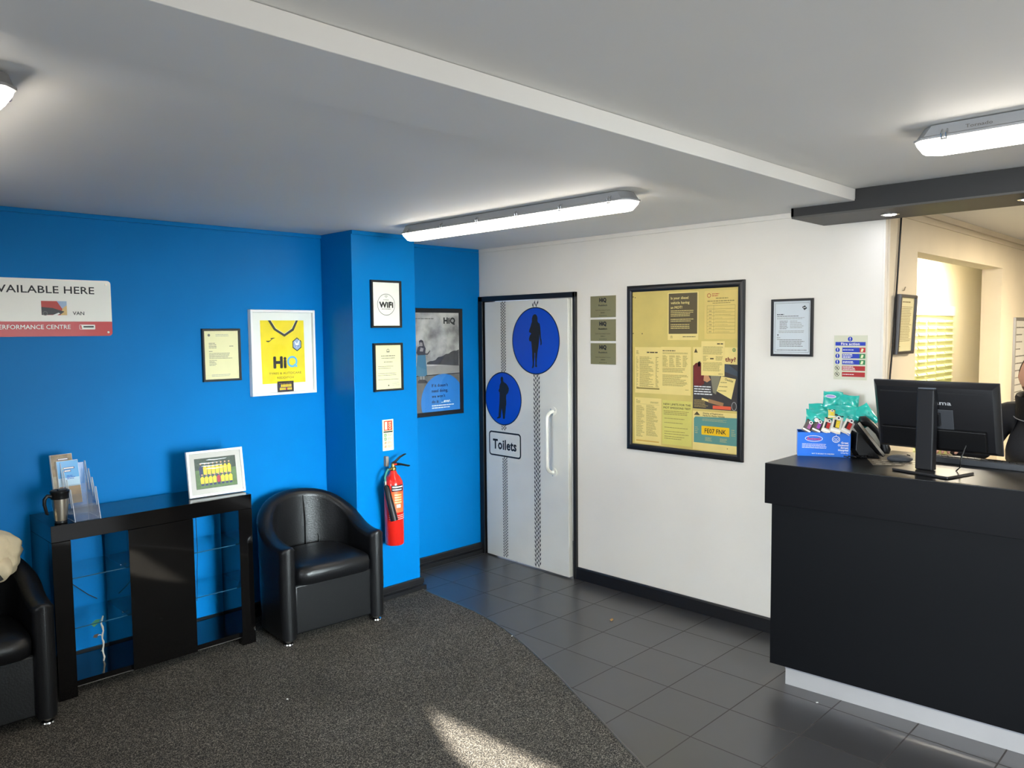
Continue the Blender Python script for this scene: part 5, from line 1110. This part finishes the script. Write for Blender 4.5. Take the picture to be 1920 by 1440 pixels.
# ------------------------------------------------------------------ person behind the counter
SKIN = mat('skin', (206, 152, 128), .5, noise=.10, nscale=14)
def skin_mesh(chains, name='tmp', sub=1):
    """chains: lists of ((x,y,z), radius); points that coincide are welded"""
    vs = []; rad = []; ed = []; key = {}
    for ch in chains:
        prev = None
        for p_, r_ in ch:
            k_ = tuple(round(c, 4) for c in p_)
            if k_ not in key: key[k_] = len(vs); vs.append(p_); rad.append(r_)
            i = key[k_]
            if prev is not None and prev != i: ed.append((prev, i))
            prev = i
    me = bpy.data.meshes.new(name); me.from_pydata(vs, ed, []); o = bpy.data.objects.new(name, me); COL.objects.link(o)
    md = o.modifiers.new('skin', 'SKIN'); md.use_smooth_shade = True
    sv = me.skin_vertices[0].data
    for i, r_ in enumerate(rad):
        rr = r_ if isinstance(r_, tuple) else (r_, r_); sv[i].radius = rr
    sv[0].use_root = True
    s2 = o.modifiers.new('sub', 'SUBSURF'); s2.levels = sub; s2.render_levels = sub
    return o
def baked(o):
    dg = bpy.context.evaluated_depsgraph_get(); me = o.evaluated_get(dg).to_mesh(); vs = [tuple(v.co) for v in me.vertices]; fs = [tuple(p.vertices) for p in me.polygons]
    o.evaluated_get(dg).to_mesh_clear(); m0 = o.data; bpy.data.objects.remove(o); bpy.data.meshes.remove(m0); return vs, fs
def arm(side):
    s = side; y0_ = -3.655
    sh = (.375, y0_+s*.175, 1.305); el = (.335, y0_+s*(.30 if s > 0 else .26), 1.105); wr = (.150, y0_+s*(.355 if s > 0 else .10), 1.150)
    return sh, el, wr
bodych = [[((.47, -3.68, .80), .12), ((.46, -3.675, .92), .115), ((.42, -3.665, 1.08), .12), ((.385, -3.655, 1.24), .125), ((.345, -3.645, 1.345), .06), ((.315, -3.635, 1.40), .052), ((.285, -3.628, 1.45), .05)]]
clothch = [[((.47, -3.68, .78), .150), ((.46, -3.675, .92), .145), ((.42, -3.665, 1.08), .170), ((.385, -3.655, 1.23), .168), ((.350, -3.645, 1.335), .085)]]
legch = [[((.47, -3.68, .80), .14)]]
hand_chains = []
for s in (1, -1):
    sh, el, wr = arm(s); base = (.385, -3.655, 1.24)
    mid = (.385, -3.655+s*.09, 1.285)
    kx_, ky, kz = wr[0]-.085, wr[1]+.010*s, wr[2]+.004
    bodych.append([(base, .125), (mid, .085), (sh, .055), (el, .042), ((el[0]*.45+wr[0]*.55, el[1]*.45+wr[1]*.55, el[2]*.45+wr[2]*.55), .036), (wr, .026), ((wr[0]-.045, wr[1]+.004*s, wr[2]+.003), .026)])
    clothch.append([((.385, -3.655, 1.23), .168), (mid, .115), (sh, .090), (el, .082), ((el[0]*.4+wr[0]*.6, el[1]*.4+wr[1]*.6, el[2]*.4+wr[2]*.6), .050), ((wr[0]+.018, wr[1], wr[2]-.002), .046)])
    palm = (wr[0]-.045, wr[1]+.004*s, wr[2]+.003)
    for k, (off, ln, dr) in enumerate(((-.030, .060, .0), (-.010, .068, .004), (.011, .064, .004), (.031, .050, .0))):
        o_ = off*(1 if s < 0 else -1)
        kn = (kx_, ky+o_, kz-abs(off)*.12); a1 = (kx_-ln*.50, ky+o_*1.10, kz-.002); a2 = (kx_-ln*.82, ky+o_*1.14, kz-.013); a3 = (kx_-ln, ky+o_*1.15, kz-.025)
        bodych.append([(palm, .026), (kn, .0125), (a1, .0088), (a2, .0080), (a3, .0070)])
    ts = -s
    bodych.append([(palm, .026), ((wr[0]-.045, wr[1]+ts*.036, wr[2]-.008), .0115), ((wr[0]-.072, wr[1]+ts*.046, wr[2]-.016), .0095), ((wr[0]-.094, wr[1]+ts*.044, wr[2]-.023), .0080)])
    hip = (.46, -3.68+s*.09, .79); kn = (.08, -3.68+s*.12, .74); an = (.20, -3.68+s*.11, .36); toe = (.06, -3.68+s*.12, .315)
    bodych.append([((.47, -3.68, .80), .12), (hip, .085), (kn, .055), (an, .036), (toe, .034)])
    legch.append([((.47, -3.68, .80), .14), (hip, .10), (kn, .070), ((.15, -3.68+s*.115, .55), .060), ((.195, -3.68+s*.11, .40), .055)])
bm_ = MB(SKIN); vs, fs = baked(skin_mesh(bodych, sub=2)); bm_.add(vs, fs)
HM = Matrix.Translation((.262, -3.640, 1.505)) @ Matrix.Rotation(math.radians(-68), 4, 'Z') @ Matrix.Rotation(math.radians(10), 4, 'X')
def headpt(a, e, off=0):
    """a azimuth (0 = face), e elevation"""
    d = Vector((math.sin(a)*math.cos(e), -math.cos(a)*math.cos(e), math.sin(e)))
    p = Vector((d.x*.077, d.y*.096, d.z*.118))
    if d.z < 0: k = 1-.26*(-d.z)**1.4; p.x *= k; p.y *= 1-.10*(-d.z) if d.y < 0 else 1-.22*(-d.z)
    g = lambda x, z, sx, sz: math.exp(-((p.x-x)/sx)**2-((p.z-z)/sz)**2) if d.y < 0 else 0
    dy = -.026*g(0, -.014, .011, .016)-.012*g(0, .008, .008, .022)-.006*g(0, .034, .05, .010)+.010*g(-.030, .012, .015, .011)+.010*g(.030, .012, .015, .011)-.006*g(0, -.046, .020, .006)+.004*g(0, -.053, .020, .0025)-.006*g(0, -.058, .018, .005)-.010*g(0, -.092, .022, .016)-.004*g(.045, -.018, .02, .02)-.004*g(-.045, -.018, .02, .02)
    p.y += dy
    return p+d*off
NA, NE = 72, 56
def headmesh(mb, sel=None, off=0, m=None):
    v = [HM @ headpt(2*PI*i/NA, -PI/2+PI*j/NE*.999+.001, off) for j in range(NE+1) for i in range(NA)]; f = []
    for j in range(NE):
        for i in range(NA):
            q = (j*NA+i, j*NA+(i+1) % NA, (j+1)*NA+(i+1) % NA, (j+1)*NA+i)
            if sel is None or sel(((i+.5)*2*PI/NA+PI) % (2*PI)-PI, -PI/2+PI*(j+.5)/NE): f.append(q)
    mb.add(v, f, m)
headmesh(bm_)
for sx in (-1, 1):
    bm_.blob((0, 0, 0), (1, 1, 1), M=None) if False else None
    rsE = []
    for j in range(9):
        t = j/8; rr = math.sin(PI*min(.98, max(.04, t)))**.7
        rsE.append([HM @ Vector((sx*(.074+.010*t*0+.012*math.cos(2*PI*k/12)*rr*.6), .006+.017*math.cos(2*PI*k/12)*rr, -.030+.058*t+.004*math.sin(2*PI*k/12))) for k in range(12)])
    bm_.rings(rsE)
person = bm_.build('person', None, ang=3.2)
rm = person.modifiers.new('remesh', 'REMESH'); rm.mode = 'VOXEL'; rm.voxel_size = .0045; rm.use_smooth_shade = True
sm_ = person.modifiers.new('smooth', 'SMOOTH'); sm_.factor = .5; sm_.iterations = 2
tag(person, 'person in a dark jacket working behind the counter, cut by the right edge', 'person')
jk = MB(mat('dark jacket cloth', (34, 36, 42), .75, bump=.35, bscale=22)); vs, fs = baked(skin_mesh(clothch, sub=2)); jk.add(vs, fs); j_ = jk.build('jacket', person, ang=3.2)
tr = MB(mat('dark trousers', (26, 27, 32), .85)); vs, fs = baked(skin_mesh(legch, sub=2)); tr.add(vs, fs); tr.build('trousers', person, ang=3.2)
co = MB(mat('black fleece collar', (14, 14, 16), .9, bump=.3, bscale=90)); rsC = []
CM = Matrix.Translation((.325, -3.640, 1.335)) @ Matrix.Rotation(math.radians(-16), 4, 'Y')
for r_, z in ((.105, -.02), (.098, .03), (.100, .075), (.094, .088), (.086, .080), (.078, .02), (.080, -.02)):
    rsC.append([CM @ Vector((r_*math.cos(2*PI*k/36), r_*1.02*math.sin(2*PI*k/36), z*(1-.12*math.cos(2*PI*k/36)))) for k in range(36)])
co.rings(rsC, caps=False); co.build('collar', person, ang=2)
pp = MB(mat('reflective piping', (150, 152, 156), .4)); pp.tube([CM @ Vector((.109*math.cos(a), .111*math.sin(a), -.018)) for a in [2*PI*k/36 for k in range(37)]], .0022, n=6); pp.build('piping', person)
M_hairm = mat('cropped hair', (86, 66, 56), .9, noise=.3, nscale=120, bump=.4, bscale=200)
hr = MB(mat('cropped hair', (86, 66, 56), .9, noise=.3, nscale=120, bump=.4, bscale=200)); headmesh(hr, lambda a, e: (e > .95-.25*math.cos(a*1)) or (abs(a) > 1.75 and e > -.15), .0035); hr.build('hair', person, ang=3)
br = MB(mat('beard stubble', (112, 80, 66), .9, noise=.4, nscale=150, bump=.4, bscale=200)); headmesh(br, lambda a, e: abs(a) < 1.5 and e < -.38-.02*math.cos(a*3) and e > -1.25 and not (abs(a) < .28 and -.50 < e < -.40), .0022); br.build('beard', person, ang=3)
M_eye = mat('eye white', (205, 196, 188), .3); M_iris = mat('iris', (60, 44, 34), .2)
for sx in (-1, 1):
    c0 = Vector((sx*.030, -.0735, .012)); ey = MB(M_eye)
    mbE = [HM @ (c0+Vector((.0105*math.cos(b1)*math.sin(a1), -.0105*math.cos(b1)*math.cos(a1), .0060*math.sin(b1)))) for b1 in [-PI/2*.95+PI*.95*j/8 for j in range(9)] for a1 in [2*PI*i/14 for i in range(14)]]
    ey.add(mbE, [(j*14+i, j*14+(i+1) % 14, (j+1)*14+(i+1) % 14, (j+1)*14+i) for j in range(8) for i in range(14)])
    ey.add([HM @ (c0+Vector((.0046*math.cos(2*PI*k/14), -.0107, .0044*math.sin(2*PI*k/14)))) for k in range(14)], [tuple(range(14))], M_iris)
    ey.build('eye', person)
    eb = MB(M_hairm); eb.tube([HM @ (c0+Vector((sx*q*.012, -.012+.0035*q*q, .017+.002*(1-q*q)))) for q in (-1.1, -.4, .4, 1.2)], [.0018, .0028, .0026, .0012], n=8); eb.build('eyebrow', person)

# stool the person sits on
so = thing('office_stool', 'tall black office stool the person behind the counter sits on', 'stool', (.52, -3.68, 0))
MB(M_blkpl).lathe([(.02, .60), (.17, .605), (.19, .625), (.19, .650), (.16, .662), (.02, .662)], n=32).build('seat', so)
MB(M_chrome).lathe([(.025, .07), (.025, .60)], n=16).build('column', so)
MB(M_chrome).tube([(.19*math.cos(2*PI*k/32), .19*math.sin(2*PI*k/32), .27) for k in range(33)], .009, n=8).build('foot_ring', so)
for k in range(5):
    a = 2*PI*k/5+.3; MB(M_blkpl).tube([(0, 0, .08), (.16*math.cos(a), .16*math.sin(a), .055), (.27*math.cos(a), .27*math.sin(a), .02)], [.022, .018, .014], n=8).build('leg', so)
